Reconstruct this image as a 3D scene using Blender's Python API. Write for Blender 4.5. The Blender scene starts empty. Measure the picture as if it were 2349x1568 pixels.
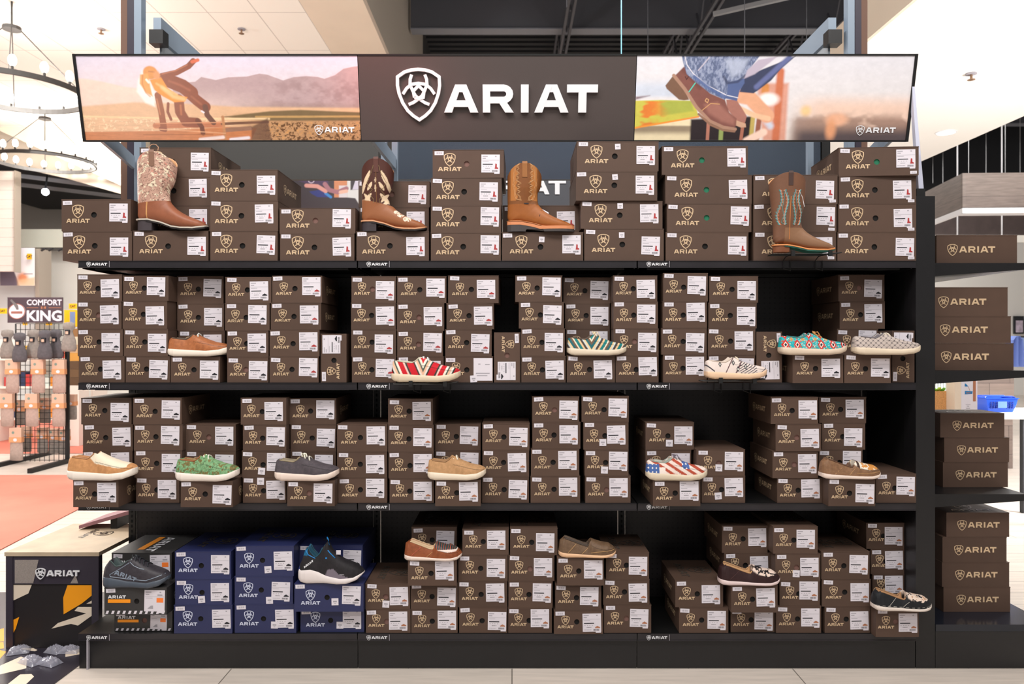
import bpy, bmesh, math, random
import numpy as np
from mathutils import Vector, Matrix
from mathutils.bvhtree import BVHTree
R = math.radians
random.seed(7)
COL = bpy.context.scene.collection
F, CX, CY, CZ, D0 = 1740.0, 1174.5, 784.0, 1.42, 3.3      # focal length in px, image centre, eye height, distance to shelf front

def sc_at(Y): return F / (D0 + Y)
def WX(px, Y=0.0): return (px - CX) / sc_at(Y)
def WZ(py, Y=0.0): return CZ + (CY - py) / sc_at(Y)

def s2l(c):
    c = c / 255.0
    return c / 12.92 if c <= 0.04045 else ((c + 0.055) / 1.055) ** 2.4
def C(r, g, b): return (s2l(r), s2l(g), s2l(b), 1.0)
def Cn(r, g, b): return np.array([s2l(r), s2l(g), s2l(b)])

_mats = {}
def mat(name, col, rough=0.6, metal=0.0, noise=0.0, nscale=30.0, bump=0.0, bscale=200.0, rnd=0.0, spec=0.5, emit=None, es=1.0, coat=0.0, alpha=1.0, trans=0.0):
    if name in _mats: return _mats[name]
    m = bpy.data.materials.new(name); m.use_nodes = True
    nt = m.node_tree; b = nt.nodes['Principled BSDF']
    b.inputs['Base Color'].default_value = col
    b.inputs['Roughness'].default_value = rough
    b.inputs['Metallic'].default_value = metal
    b.inputs['Specular IOR Level'].default_value = spec
    b.inputs['Coat Weight'].default_value = coat
    b.inputs['Alpha'].default_value = alpha
    b.inputs['Transmission Weight'].default_value = trans
    if emit:
        b.inputs['Emission Color'].default_value = emit; b.inputs['Emission Strength'].default_value = es
    L = nt.links.new
    if noise or rnd or bump:
        tc = nt.nodes.new('ShaderNodeTexCoord')
    if noise or rnd:
        hsv = nt.nodes.new('ShaderNodeHueSaturation'); hsv.inputs['Color'].default_value = col
        add = nt.nodes.new('ShaderNodeMath'); add.operation = 'ADD'; add.inputs[0].default_value = 1.0; add.inputs[1].default_value = 0.0
        if noise:
            n = nt.nodes.new('ShaderNodeTexNoise'); n.inputs['Scale'].default_value = nscale; n.inputs['Detail'].default_value = 4
            L(tc.outputs['Object'], n.inputs['Vector'])
            mr = nt.nodes.new('ShaderNodeMapRange'); mr.inputs[1].default_value = 0.3; mr.inputs[2].default_value = 0.7
            mr.inputs[3].default_value = 1 - noise; mr.inputs[4].default_value = 1 + noise
            L(n.outputs['Fac'], mr.inputs[0]); L(mr.outputs[0], add.inputs[0])
        if rnd:
            oi = nt.nodes.new('ShaderNodeObjectInfo')
            mr2 = nt.nodes.new('ShaderNodeMapRange'); mr2.inputs[3].default_value = -rnd; mr2.inputs[4].default_value = rnd
            L(oi.outputs['Random'], mr2.inputs[0]); L(mr2.outputs[0], add.inputs[1])
        L(add.outputs[0], hsv.inputs['Value']); L(hsv.outputs[0], b.inputs['Base Color'])
    if bump:
        n2 = nt.nodes.new('ShaderNodeTexNoise'); n2.inputs['Scale'].default_value = bscale; n2.inputs['Detail'].default_value = 3
        L(tc.outputs['Object'], n2.inputs['Vector'])
        bp = nt.nodes.new('ShaderNodeBump'); bp.inputs['Strength'].default_value = bump; bp.inputs['Distance'].default_value = 0.003
        L(n2.outputs['Fac'], bp.inputs['Height']); L(bp.outputs[0], b.inputs['Normal'])
    _mats[name] = m
    return m

def vmat(name='painted_surface', rough=0.7, spec=0.4, bump=0.0, bscale=300.0):
    """material whose colour is the print / fabric pattern held in the mesh's colour attribute"""
    if name in _mats: return _mats[name]
    m = mat(name, (1, 1, 1, 1), rough, spec=spec, bump=bump, bscale=bscale)
    a = m.node_tree.nodes.new('ShaderNodeAttribute'); a.attribute_name = 'Col'
    m.node_tree.links.new(a.outputs['Color'], m.node_tree.nodes['Principled BSDF'].inputs['Base Color'])
    return m

class MB:
    def __init__(s): s.v = []; s.f = []; s.m = []; s.c = None
    def add(s, vs, fs, mi=0):
        o = len(s.v); s.v += [tuple(p) for p in vs]
        for f in fs: s.f.append(tuple(i + o for i in f)); s.m.append(mi)
        return s
    def box(s, x0, x1, y0, y1, z0, z1, mi=0):
        return s.add([(x0,y0,z0),(x1,y0,z0),(x1,y1,z0),(x0,y1,z0),(x0,y0,z1),(x1,y0,z1),(x1,y1,z1),(x0,y1,z1)],
                     [(0,3,2,1),(4,5,6,7),(0,1,5,4),(1,2,6,5),(2,3,7,6),(3,0,4,7)], mi)
    def quadxz(s, x0, x1, z0, z1, y=0.0, mi=0):
        return s.add([(x0,y,z0),(x1,y,z0),(x1,y,z1),(x0,y,z1)], [(0,1,2,3)], mi)
    def poly(s, pts, y=0.0, th=0.0, mi=0):
        """polygon in the xz plane (counter-clockwise seen from -y); extruded backwards by th"""
        n = len(pts)
        if th == 0: return s.add([(p[0], y, p[1]) for p in pts], [tuple(range(n))], mi)
        vs = [(p[0], y, p[1]) for p in pts] + [(p[0], y + th, p[1]) for p in pts]
        return s.add(vs, [tuple(range(n)), tuple(range(2*n-1, n-1, -1))] + [(i, i+n, (i+1) % n + n, (i+1) % n) for i in range(n)], mi)
    def stroke(s, pts, w, y=0.0, th=0.0, closed=False, mi=0):
        """flat ribbon of width w along an xz polyline"""
        P = [Vector(p) for p in pts]; n = len(P); A = []; B = []
        for i in range(n):
            if closed: a, b = P[i-1], P[(i+1) % n]; 
            else: a, b = P[max(i-1, 0)], P[min(i+1, n-1)]
            d1 = (P[i] - a); d2 = (b - P[i])
            if d1.length < 1e-9: d1 = d2
            if d2.length < 1e-9: d2 = d1
            d1 = d1.normalized(); d2 = d2.normalized(); t = (d1 + d2)
            if t.length < 1e-6: t = d1
            t.normalize(); nrm = Vector((-t.y, t.x)); k = w / 2 / max(0.5, abs(nrm.dot(Vector((-d1.y, d1.x)))))
            A.append(P[i] + nrm * k); B.append(P[i] - nrm * k)
        m = n if closed else n - 1
        for i in range(m):
            j = (i + 1) % n
            s.poly([B[i], B[j], A[j], A[i]], y, th, mi)
        return s
    def tube(s, pts, r, n=6, mi=0, cap=True):
        P = [Vector(p) for p in pts]; rs = r if isinstance(r, (list, tuple)) else [r] * len(P)
        up = Vector((0, 0, 1)); rings = []; o = len(s.v)
        for i, p in enumerate(P):
            t = (P[min(i+1, len(P)-1)] - P[max(i-1, 0)])
            t = t.normalized() if t.length > 1e-9 else up
            a = up if abs(t.dot(up)) < 0.95 else Vector((0, 1, 0))
            u = t.cross(a).normalized(); w = t.cross(u).normalized()
            for k in range(n):
                an = 2 * math.pi * k / n
                q = p + (u * math.cos(an) + w * math.sin(an)) * rs[i]; s.v.append(tuple(q))
        for i in range(len(P) - 1):
            for k in range(n):
                a = o + i*n + k; b = o + i*n + (k+1) % n
                s.f.append((a, b, b + n, a + n)); s.m.append(mi)
        if cap:
            s.f.append(tuple(o + k for k in range(n-1, -1, -1))); s.m.append(mi)
            e = o + (len(P)-1)*n; s.f.append(tuple(e + k for k in range(n))); s.m.append(mi)
        return s
    def grid(s, P, mi=0, closeu=False, closev=False):
        """P: array [nu][nv] of points"""
        nu, nv = len(P), len(P[0]); o = len(s.v)
        for row in P:
            for p in row: s.v.append(tuple(p))
        for i in range(nu if closeu else nu - 1):
            for j in range(nv if closev else nv - 1):
                a = o + i*nv + j; b = o + i*nv + (j+1) % nv; i2 = (i+1) % nu
                s.f.append((a, b, o + i2*nv + (j+1) % nv, o + i2*nv + j)); s.m.append(mi)
        return s
    def ball(s, c, r, mi=0, nu=8, nv=6, sx=1, sy=1, sz=1):
        P = [[(c[0] + r*sx*math.sin(math.pi*i/nv)*math.cos(2*math.pi*j/nu), c[1] + r*sy*math.sin(math.pi*i/nv)*math.sin(2*math.pi*j/nu), c[2] + r*sz*math.cos(math.pi*i/nv)) for j in range(nu)] for i in range(nv+1)]
        return s.grid(P, mi, closev=True)
    def mesh(s, name, mats):
        me = bpy.data.meshes.new(name); me.from_pydata(s.v, [], s.f)
        for m in (mats if isinstance(mats, (list, tuple)) else [mats]): me.materials.append(m)
        me.polygons.foreach_set('material_index', s.m)
        me.update(); return me
    def build(s, name, mats, parent=None, smooth=False, colors=None, fix=False):
        me = s.mesh(name, mats)
        if fix:
            bm = bmesh.new(); bm.from_mesh(me); bmesh.ops.recalc_face_normals(bm, faces=bm.faces); bm.to_mesh(me); bm.free()
        if smooth: me.polygons.foreach_set('use_smooth', [True] * len(me.polygons))
        if colors is not None: setcol(me, colors)
        return link(name, me, parent)

def setcol(me, colors):
    a = me.color_attributes.new('Col', 'FLOAT_COLOR', 'POINT')
    arr = np.ones((len(me.vertices), 4), dtype=np.float32); arr[:, :3] = np.asarray(colors, dtype=np.float32)[:, :3]
    a.data.foreach_set('color', arr.ravel())

def link(name, me, parent=None, loc=None, rot=None, scale=None):
    o = bpy.data.objects.new(name, me); COL.objects.link(o)
    if parent is not None: o.parent = parent
    if loc is not None: o.location = loc
    if rot is not None: o.rotation_euler = rot
    if scale is not None: o.scale = scale if isinstance(scale, (list, tuple)) else (scale,)*3
    return o
def thing(name, label, cat, loc=(0,0,0), rot=(0,0,0), group=None):
    o = link(name, None, None, loc, rot); return tag(o, label, cat, group)
def tag(o, label, cat, group=None, kind=None):
    o['label'] = label; o['category'] = cat
    if group: o['group'] = group
    if kind: o['kind'] = kind
    n = len(label.split())
    if not 4 <= n <= 16: print('LABEL LENGTH', n, label)
    return o
def struct(name, mb, m, **k):
    o = mb.build(name, m, **k); o['kind'] = 'structure'; return o

def text_mb(txt, size, bold=0.0, th=0.0, align='CENTER', squash=1.0):
    cu = bpy.data.curves.new('lettering', 'FONT'); cu.body = txt; cu.size = size; cu.offset = bold; cu.extrude = th
    cu.align_x = align; cu.align_y = 'CENTER'; cu.resolution_u = 2
    o = bpy.data.objects.new('lettering', cu); COL.objects.link(o)
    dg = bpy.context.evaluated_depsgraph_get(); me = bpy.data.meshes.new_from_object(o.evaluated_get(dg))
    mb = MB(); mb.add([(v.co.x * squash, -v.co.z, v.co.y) for v in me.vertices], [tuple(p.vertices) for p in me.polygons])
    bpy.data.objects.remove(o); bpy.data.curves.remove(cu); bpy.data.meshes.remove(me)
    return mb

def fit_text(txt, w, h, bold=.0, th=0.0):
    mb = text_mb(txt, 1.0, bold, 0.0); V = np.array(mb.v); lo, hi = V.min(0), V.max(0)
    mb.v = [((x - lo[0])/(hi[0] - lo[0])*w - w/2, y - th, (z - lo[2])/(hi[2] - lo[2])*h - h/2) for x, y, z in mb.v]; return mb

# ------------------------------------------------------------------ camera, world, view
sc = bpy.context.scene
cam = bpy.data.cameras.new('camera'); cam.sensor_width = 36; cam.lens = F / 2349 * 36
cam.clip_start = 0.05; cam.clip_end = 200
co = bpy.data.objects.new('camera', cam); COL.objects.link(co)
co.location = (0, -D0, CZ); co.rotation_euler = (R(90), 0, 0)
cam.dof.use_dof = True; cam.dof.focus_distance = 3.35; cam.dof.aperture_fstop = 4.0
sc.camera = co
sc.view_settings.view_transform = 'Standard'; sc.view_settings.look = 'None'
sc.view_settings.gamma = 1.0; sc.view_settings.use_curve_mapping = False; sc.view_settings.exposure = 0.0
w = bpy.data.worlds.new('store_ambient'); sc.world = w; w.use_nodes = True
bg = w.node_tree.nodes['Background']; bg.inputs[0].default_value = (1.0, 0.97, 0.95, 1); bg.inputs[1].default_value = 0.26

def area(name, loc, rot, sx, sy, power, col=(1, 0.97, 0.93)):
    l = bpy.data.lights.new(name, 'AREA'); l.shape = 'RECTANGLE'; l.size = sx; l.size_y = sy; l.energy = power; l.color = col
    o = bpy.data.objects.new(name, l); COL.objects.link(o); o.location = loc; o.rotation_euler = rot; return o
def point(name, loc, power, col=(1, 0.95, 0.88), r=0.06):
    l = bpy.data.lights.new(name, 'POINT'); l.energy = power; l.color = col; l.shadow_soft_size = r
    o = bpy.data.objects.new(name, l); COL.objects.link(o); o.location = loc; return o

# ------------------------------------------------------------------ the emblem and the word
def arc(cx, cz, rx, rz, a0, a1, n):
    return [(cx + rx*math.cos(R(a0 + (a1-a0)*i/n)), cz + rz*math.sin(R(a0 + (a1-a0)*i/n))) for i in range(n+1)]
def word_polys():
    """the five letters in units of letter height, origin at lower left; list of polygons"""
    P = []
    def A(x):
        P.append([(x,0),(x+.30,0),(x+.66,.95),(x+.43,1)]); P.append([(x+.43,1),(x+.575,.73),(x+.705,.73),(x+.85,1)])
        P.append([(x+.98,0),(x+1.286,0),(x+.85,1),(x+.62,.95)]); P.append([(x+.30,.20),(x+.98,.20),(x+.88,.44),(x+.40,.44)])
    A(0); A(3.38)
    x = 1.453
    P.append([(x,0),(x+.28,0),(x+.28,1),(x,1)])
    P.append([(x+.28,.76),(x+.80,.76),(x+.80,1),(x+.28,1)]); P.append([(x+.28,.33),(x+.80,.33),(x+.80,.57),(x+.28,.57)])
    o = arc(x+.78, .665, .36, .335, -90, 90, 8); i = arc(x+.78, .665, .10, .095, -90, 90, 8)
    for k in range(8): P.append([i[k], o[k], o[k+1], i[k+1]])
    P.append([(x+.60,.36),(x+.84,0),(x+1.16,0),(x+.88,.40)])
    P.append([(2.88,0),(3.17,0),(3.17,1),(2.88,1)])
    P.append([(4.60,.72),(5.75,.72),(5.75,1),(4.60,1)]); P.append([(5.03,0),(5.33,0),(5.33,.72),(5.03,.72)])
    return P
WORD = word_polys()
SH = [(0,.86),(.25,.84),(.50,.77),(.76,.60),(.77,.30),(.72,.02),(.60,-.30),(.42,-.58),(.22,-.76),(0,-.90)]
SH = SH + [(-a, b) for a, b in SH[-2:0:-1]]
GL = [[(-.24,.68),(-.30,.52),(-.31,.34),(-.22,.12),(-.12,-.06),(.06,-.20),(.22,-.30),(.38,-.36)],
      [(.24,.68),(.30,.52),(.31,.34),(.22,.12),(.12,-.06),(-.06,-.20),(-.22,-.30),(-.38,-.36)],
      [(-.58,0),(-.44,.20),(-.26,.34),(0,.38),(.26,.34),(.44,.20),(.58,0)],
      [(-.16,-.12),(-.20,.10),(0,.30),(.20,.10),(.16,-.12),(0,-.16),(-.16,-.12)]]
def add_word(mb, x, z, u, th=0.0, mi=0, y=0.0):
    for i, p in enumerate(WORD): mb.poly([(x + a*u, z + b*u) for a, b in p], y - .002*u*(i % 5), th, mi)
def add_shield(mb, x, z, u, th=0.0, mi=0, y=0.0, lw=.12):
    mb.stroke([(x + a*u, z + b*u) for a, b in SH], lw*u, y, th, True, mi)
    for i, g in enumerate(GL): mb.stroke([(x + a*u, z + b*u) for a, b in g], lw*.95*u, y - .004*u*(i + 1), th, False, mi)
def logo_stacked(u):                      # shield over word, centred
    mb = MB(); add_word(mb, -2.875*u, -1.75*u, u); add_shield(mb, 0, 1.05*u, 1.75*u); return mb
def logo_line(u, th=0.0, y=0.0, k=1.0):
    mb = MB(); add_word(mb, -1.95*u, -.5*u, u, th, y=y); add_shield(mb, -3.0*u, -.07*u, u*k, th, y=y); return mb
# ------------------------------------------------------------------ materials
M_carton = mat('brown_cardboard', C(83, 64, 54), 0.6, noise=0.05, nscale=14, rnd=0.10, spec=0.3)
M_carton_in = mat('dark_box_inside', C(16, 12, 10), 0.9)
M_gold = mat('gold_print', C(206, 178, 144), 0.45, rnd=0.05)
M_navy = mat('navy_cardboard', C(36, 42, 84), 0.5, noise=0.04, nscale=14, rnd=0.06)
M_navylogo = mat('pale_blue_print', C(205, 210, 230), 0.5)
M_blackbox = mat('charcoal_cardboard', C(52, 50, 50), 0.5, noise=0.04)
M_gloss = mat('gloss_black_print', C(74, 66, 60), 0.25)
M_label = mat('white_label_paper', C(218, 212, 220), 0.55, rnd=0.02)
M_ink = mat('black_ink', C(22, 20, 30), 0.6)
M_grey = mat('grey_ink', C(160, 156, 164), 0.6)
M_red = mat('red_ink', C(165, 48, 50), 0.6)
M_tan = mat('tan_ink', C(170, 110, 80), 0.6)
M_orange = mat('orange_print', C(246, 150, 22), 0.5)
M_orange2 = mat('orange_sticker', C(250, 128, 52), 0.5)
M_steel = mat('black_powder_steel', C(22, 21, 23), 0.4, noise=0.08, nscale=40, bump=0.08, bscale=500)
M_dsteel = mat('dark_shelf_steel', C(11, 11, 12), 0.5)
M_lip = mat('shelf_edge_steel', C(36, 33, 37), 0.33, noise=0.15, nscale=9)
M_decal = mat('white_decal', C(232, 232, 236), 0.5)
M_bsteel = mat('blue_grey_steel', C(138, 152, 168), 0.4, metal=0.1)
M_bronze = mat('brown_wood_post', C(110, 80, 66), 0.6)
M_tissue = mat('tissue_paper', C(120, 88, 80), 0.8)
M_green_t = mat('green_tissue', C(30, 110, 80), 0.8)

# ------------------------------------------------------------------ shared print meshes
def size_label(kind, W=.080, H=.078):
    mb = MB(); q = mb.quadxz
    mb.box(0, W, -.0006, 0, 0, H, 0); mb.box(W*.70, W*.99, -.0006, 0, -H*.07, 0, 0)
    y = -.0009
    for (a, b, z, h, mi) in [(.06,.34,.90,.022,2),(.74,.82,.90,.03,2),(.06,.24,.79,.022,2),(.03,.97,.69,.006,2),(.06,.40,.62,.010,2)]:
        q(W*a, W*b, H*(z-h), H*(z+h), y, mi)
    if kind == 'orange':
        q(W*.60, W*.93, H*.42, H*.64, y, 3)
        q(W*.64, W*.88, H*.74, H*.80, y, 2)
        mb.poly([(W*.16,H*.12),(W*.44,H*.12),(W*.43,H*.28),(W*.33,H*.27),(W*.22,H*.18)], y, 0, 2)
        return mb
    q(W*.07, W*.62, H*.435, H*.485, y, 1)
    for a in (.10,.24,.36,.50): q(W*a, W*(a+.05), H*.33, H*.36, y, 2)
    for a in (.22,.27,.32,.37,.43): q(W*a, W*(a+.030), H*.225, H*.255, y, 1)
    for a in (.06,.12,.18,.24,.30,.36,.42): q(W*a, W*(a+.04), H*.08, H*.12, y, 2)
    for a in (.58,.62,.65,.69,.72,.76,.80,.83,.87): q(W*a, W*(a+.018), H*.04, H*.14, y, 1)
    if kind == 'boot':
        mb.poly([(W*.72,H*.20),(W*.92,H*.20),(W*.92,H*.26),(W*.84,H*.30),(W*.84,H*.48),(W*.76,H*.50),(W*.74,H*.30)][::1], y, 0, 3)
    elif kind != 'none':
        mb.poly([(W*.66,H*.19),(W*.94,H*.19),(W*.94,H*.24),(W*.86,H*.28),(W*.80,H*.32),(W*.68,H*.25)], y, 0, 3)
    return mb
def barcode_sticker():
    mb = MB(); mb.box(-.020, .020, -.0006, 0, -.0085, .0085, 0)
    for a in (-.011,-.008,-.005,.000,.003,.007,.010): mb.quadxz(a, a+.0018, -.004, .004, -.0009, 1)
    return mb
def price_dot():
    mb = MB(); mb.box(-.015, .015, -.0006, 0, -.015, .015, 0); mb.quadxz(-.008, .008, -.002, .004, -.0009, 1); mb.quadxz(-.004, .004, -.009, -.006, -.0009, 1); return mb
LBL = {'boot': size_label('boot').mesh('size_label', [M_label, M_ink, M_grey, M_red]),
       'shoe': size_label('shoe').mesh('size_label', [M_label, M_ink, M_grey, M_ink]),
       'red': size_label('shoe').mesh('size_label', [M_label, M_ink, M_grey, M_red]),
       'tan': size_label('shoe').mesh('size_label', [M_label, M_ink, M_grey, M_tan]),
       'orange': size_label('orange', .088, .092).mesh('size_label', [M_label, M_ink, M_grey, M_orange2])}
STK = barcode_sticker().mesh('barcode_sticker', [M_label, M_grey])
DOT = price_dot().mesh('price_sticker', [M_label, M_grey])
LOGO = {k: logo_stacked(1.0).mesh('logo', m) for k, m in (('brown', M_gold), ('navy', M_navylogo))}
SIDE = {k: logo_line(1.0).mesh('side_logo', m) for k, m in (('brown', M_gold), ('navy', M_navylogo))}
TOPL = logo_stacked(1.0).mesh('top_logo', M_gloss)

def carton_mesh(w, d, h, hx, hz, hr, m, inner):
    mb = MB(); t = .003; hl = h - .0035
    n = 16; angs = sorted(set([2*math.pi*k/n for k in range(n)] + [math.atan2(z - hz, x - hx) % (2*math.pi) for x in (-w/2, w/2) for z in (0, hl)]))
    ci, ou = [], []
    for a in angs:
        c, s_ = math.cos(a), math.sin(a); ci.append((hx + hr*c, 0, hz + hr*s_)); k = 9
        if c > 1e-9: k = min(k, (w/2 - hx)/c)
        if c < -1e-9: k = min(k, (-w/2 - hx)/c)
        if s_ > 1e-9: k = min(k, (hl - hz)/s_)
        if s_ < -1e-9: k = min(k, -hz/s_)
        ou.append((hx + k*c, 0, hz + k*s_))
    N = len(angs); bk = [(x, .006, z) for x, _, z in ci]
    mb.add(ci + ou, [(i, i+N, (i+1) % N + N, (i+1) % N) for i in range(N)])
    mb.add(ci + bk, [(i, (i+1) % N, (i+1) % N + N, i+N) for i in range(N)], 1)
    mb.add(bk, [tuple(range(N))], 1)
    mb.add([(-w/2,0,0),(w/2,0,0),(w/2,d,0),(-w/2,d,0),(-w/2,0,hl),(w/2,0,hl),(w/2,d,hl),(-w/2,d,hl)],
           [(0,3,2,1),(4,5,6,7),(1,2,6,5),(2,3,7,6),(3,0,4,7)])
    return mb.mesh('carton', [m, inner])
def lid_mesh(w, d, h, m):
    return MB().box(-w/2 - .0008, w/2 + .0008, -.0008, d, h - .0033, h).mesh('lid', m)

ALLBOX = []
def make_box(name, label, X0, X1, Yf, zb, h, d, typ='shoe', style='brown', up=0, yaw=0.0, group=None, lab=None, dots=(), lx=None, lz=None, hole=None, top=False, sides=False, logodx=0.0, nolab=False, labrot=0.0):
    """X0..X1: the front's extent in the world at depth Yf; up=+1/-1: stood on its end"""
    rnd = random
    if up: w, hh = h, (X1 - X0)
    else: w, hh = (X1 - X0), h
    if up: loc = ((X0 if up > 0 else X1), Yf, zb + w/2); rot = (0, R(90*up), 0)
    else: loc = ((X0 + X1)/2, Yf, zb); rot = (0, 0, R(yaw))
    root = thing(name, label, 'box', loc, rot, group)
    cm = {'brown': M_carton, 'navy': M_navy, 'black': M_blackbox}[style]
    boot = typ == 'boot'
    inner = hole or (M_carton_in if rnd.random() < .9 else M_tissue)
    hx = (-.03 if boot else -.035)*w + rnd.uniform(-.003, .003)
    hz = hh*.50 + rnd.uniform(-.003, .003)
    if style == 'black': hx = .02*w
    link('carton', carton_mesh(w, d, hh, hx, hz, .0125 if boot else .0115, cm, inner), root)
    link('lid', lid_mesh(w, d, hh, cm), root)
    y = -.0012
    u = .0178 if boot else .0122
    if style == 'navy': u = .0145
    k = 'navy' if style == 'navy' else 'brown'
    cxl = (-.26 if boot else -.265)*w + logodx
    if style == 'black':
        mb = MB(); add_word(mb, -w*.44, hh*.60, .0135); mb.build('logo', M_decal, root).location = (0, y, 0)
        mb = MB(); mb.box(-w*.44, -w*.08, y - .0004, y + .0004, hh*.44, hh*.57); mb.build('orange_band', M_orange, root)
        mb = MB()
        for i in range(11): mb.poly([(-w*.48 + i*w*.09, hh*.03), (-w*.44 + i*w*.09, hh*.03), (-w*.42 + i*w*.09, hh*.15), (-w*.46 + i*w*.09, hh*.15)], y)
        mb.build('stripe_print', M_label, root)
    else:
        link('logo', LOGO[k], root, (cxl, y, hh*(.50 if boot else .47) + rnd.uniform(-.002, .002)), None, u)
    if not nolab:
        lw = .088 if style == 'black' else .080; ls = 1.0 if style != 'black' else min(1.0, (hh - .012)/.095)
        x = lx if lx is not None else min(w*(.165 if boot else .04) + rnd.uniform(-.004, .004) + .0, w/2 - lw - .004)
        if boot: x = min(w/2 - lw - .012 + rnd.uniform(-.008, .004), w/2 - lw)
        elif lx is None: x = w/2 - lw - .008 + rnd.uniform(-.006, .003)
        if style == 'black': lz = (hh - .092*ls)/2 + .003
        z = lz if lz is not None else hh*.5 - .036 + rnd.uniform(-.006, .010)
        link('size_label', LBL[lab or ('boot' if boot else 'shoe')], root, (x, -.0009, z), (0, R(rnd.uniform(-1.6, 1.6) + labrot), 0), ls)
    link('barcode_sticker', STK, root, (-w/2 + .024 + rnd.uniform(0, .005), -.0009, hh - .012 - rnd.uniform(0, .004)), (0, R(rnd.uniform(-3, 3)), 0))
    for (dx, dz) in dots:
        link('price_sticker', DOT, root, (dx*w, -.0016, dz*hh), (0, R(rnd.uniform(-5, 5)), 0), .8 if boot else 1.0)
    if boot and X0 > .70: link('code_sticker', STK, root, (w/2 - .022, -.0009, .012), (0, R(rnd.uniform(-4, 4)), 0), .7)
    su = .026 if boot else .0225
    if sides:
        if sides in (1, 2): link('side_logo', SIDE['navy' if style != 'brown' else 'brown'], root, (-w/2 - .0015, d*.5, hh*.5), (0, 0, R(-90)), su)
        if sides in (-1, 2): link('side_logo', SIDE['navy' if style != 'brown' else 'brown'], root, (w/2 + .0015, d*.5, hh*.5), (0, 0, R(90)), su)
    if top:
        if style == 'black':
            q = MB(); q.box(-.045, -.015, .05, d - .04, hh + .0002, hh + .0008); q.build('orange_band', M_orange, root)
            mb = MB(); add_word(mb, 0, 0, .042); o = mb.build('top_logo', M_decal, root); o.rotation_euler = (R(-90), 0, R(-90)); o.location = (.0, d - .05, hh + .0012)
        else:
            link('top_logo', TOPL, root, (0, d*.5, hh + .001), (R(-90), 0, R(-90)), .034)
    ALLBOX.append((root, X0, X1, Yf, Yf + d, zb, zb + h, label))
    return root

# ------------------------------------------------------------------ box tables: every stack from the bottom up: (x0, x1, top y, forward/back offset, options)
ZS = {1: 1.773, 2: 1.2435, 3: .7198, 4: .1544}
B, S = -.0, .085
sd = dict(sides=-1); sl = dict(sides=1)
ROW1 = [
 [(143.6,303,530.5,0,{}),(141,302,456.5,0,dict(sides=-1))],
 [(305,478,529,0,dict(on='boot')),(322,484,470.7,S,{}),(321,484,404.5,S,{}),(320,484,338,S,dict(sides=-1))],
 [(482,637,529.6,0,{}),(482,638,459.6,0,{}),(482,637,388.8,0,dict(sides=-1))],
 [(642,813,535,0,{}),(641,819,477,0,{})],
 [(816,984,530.5,0,dict(on='boot')),(822,984,475,S,{}),(822,986,415.5,S,{})],
 [(988,1149,533.7,0,{}),(988,1150,470.7,0,{}),(988,1151,407.7,0,{}),(992,1156,343,0,dict(yaw=-1))],
 [(1151,1338,532,0,dict(on='boot',dots=[(-.01,.74)])),(1153,1329,471,S,{})],
 [(1340,1523,524,0,dict(dots=[(-.03,.80)])),(1332,1520,461,0,dict(dots=[(-.02,.82)])),(1321,1508,392.5,-.01,dict(dots=[(-.02,.80)])),(1323,1511,324,-.01,dict(dots=[(.0,.82)]))],
 [(1527,1717,532,0,{}),(1530,1724,467,0,dict(hole='g')),(1526,1725,401,0,dict(hole='g')),(1518,1716,335,0,dict(hole='g'))],
 [(1728,1918,532,0,{}),(1728,1919,467.5,0,{}),(1728,1922,400.7,0,dict(yaw=.5))],
 [(1921,2110,532,0,{}),(1923,2112,467,0,{}),(1924,2113,404,0,{}),(1926,2116,337,-.01,dict(sides=1,yaw=-4,hole='g'))],
]
U = dict
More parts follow.
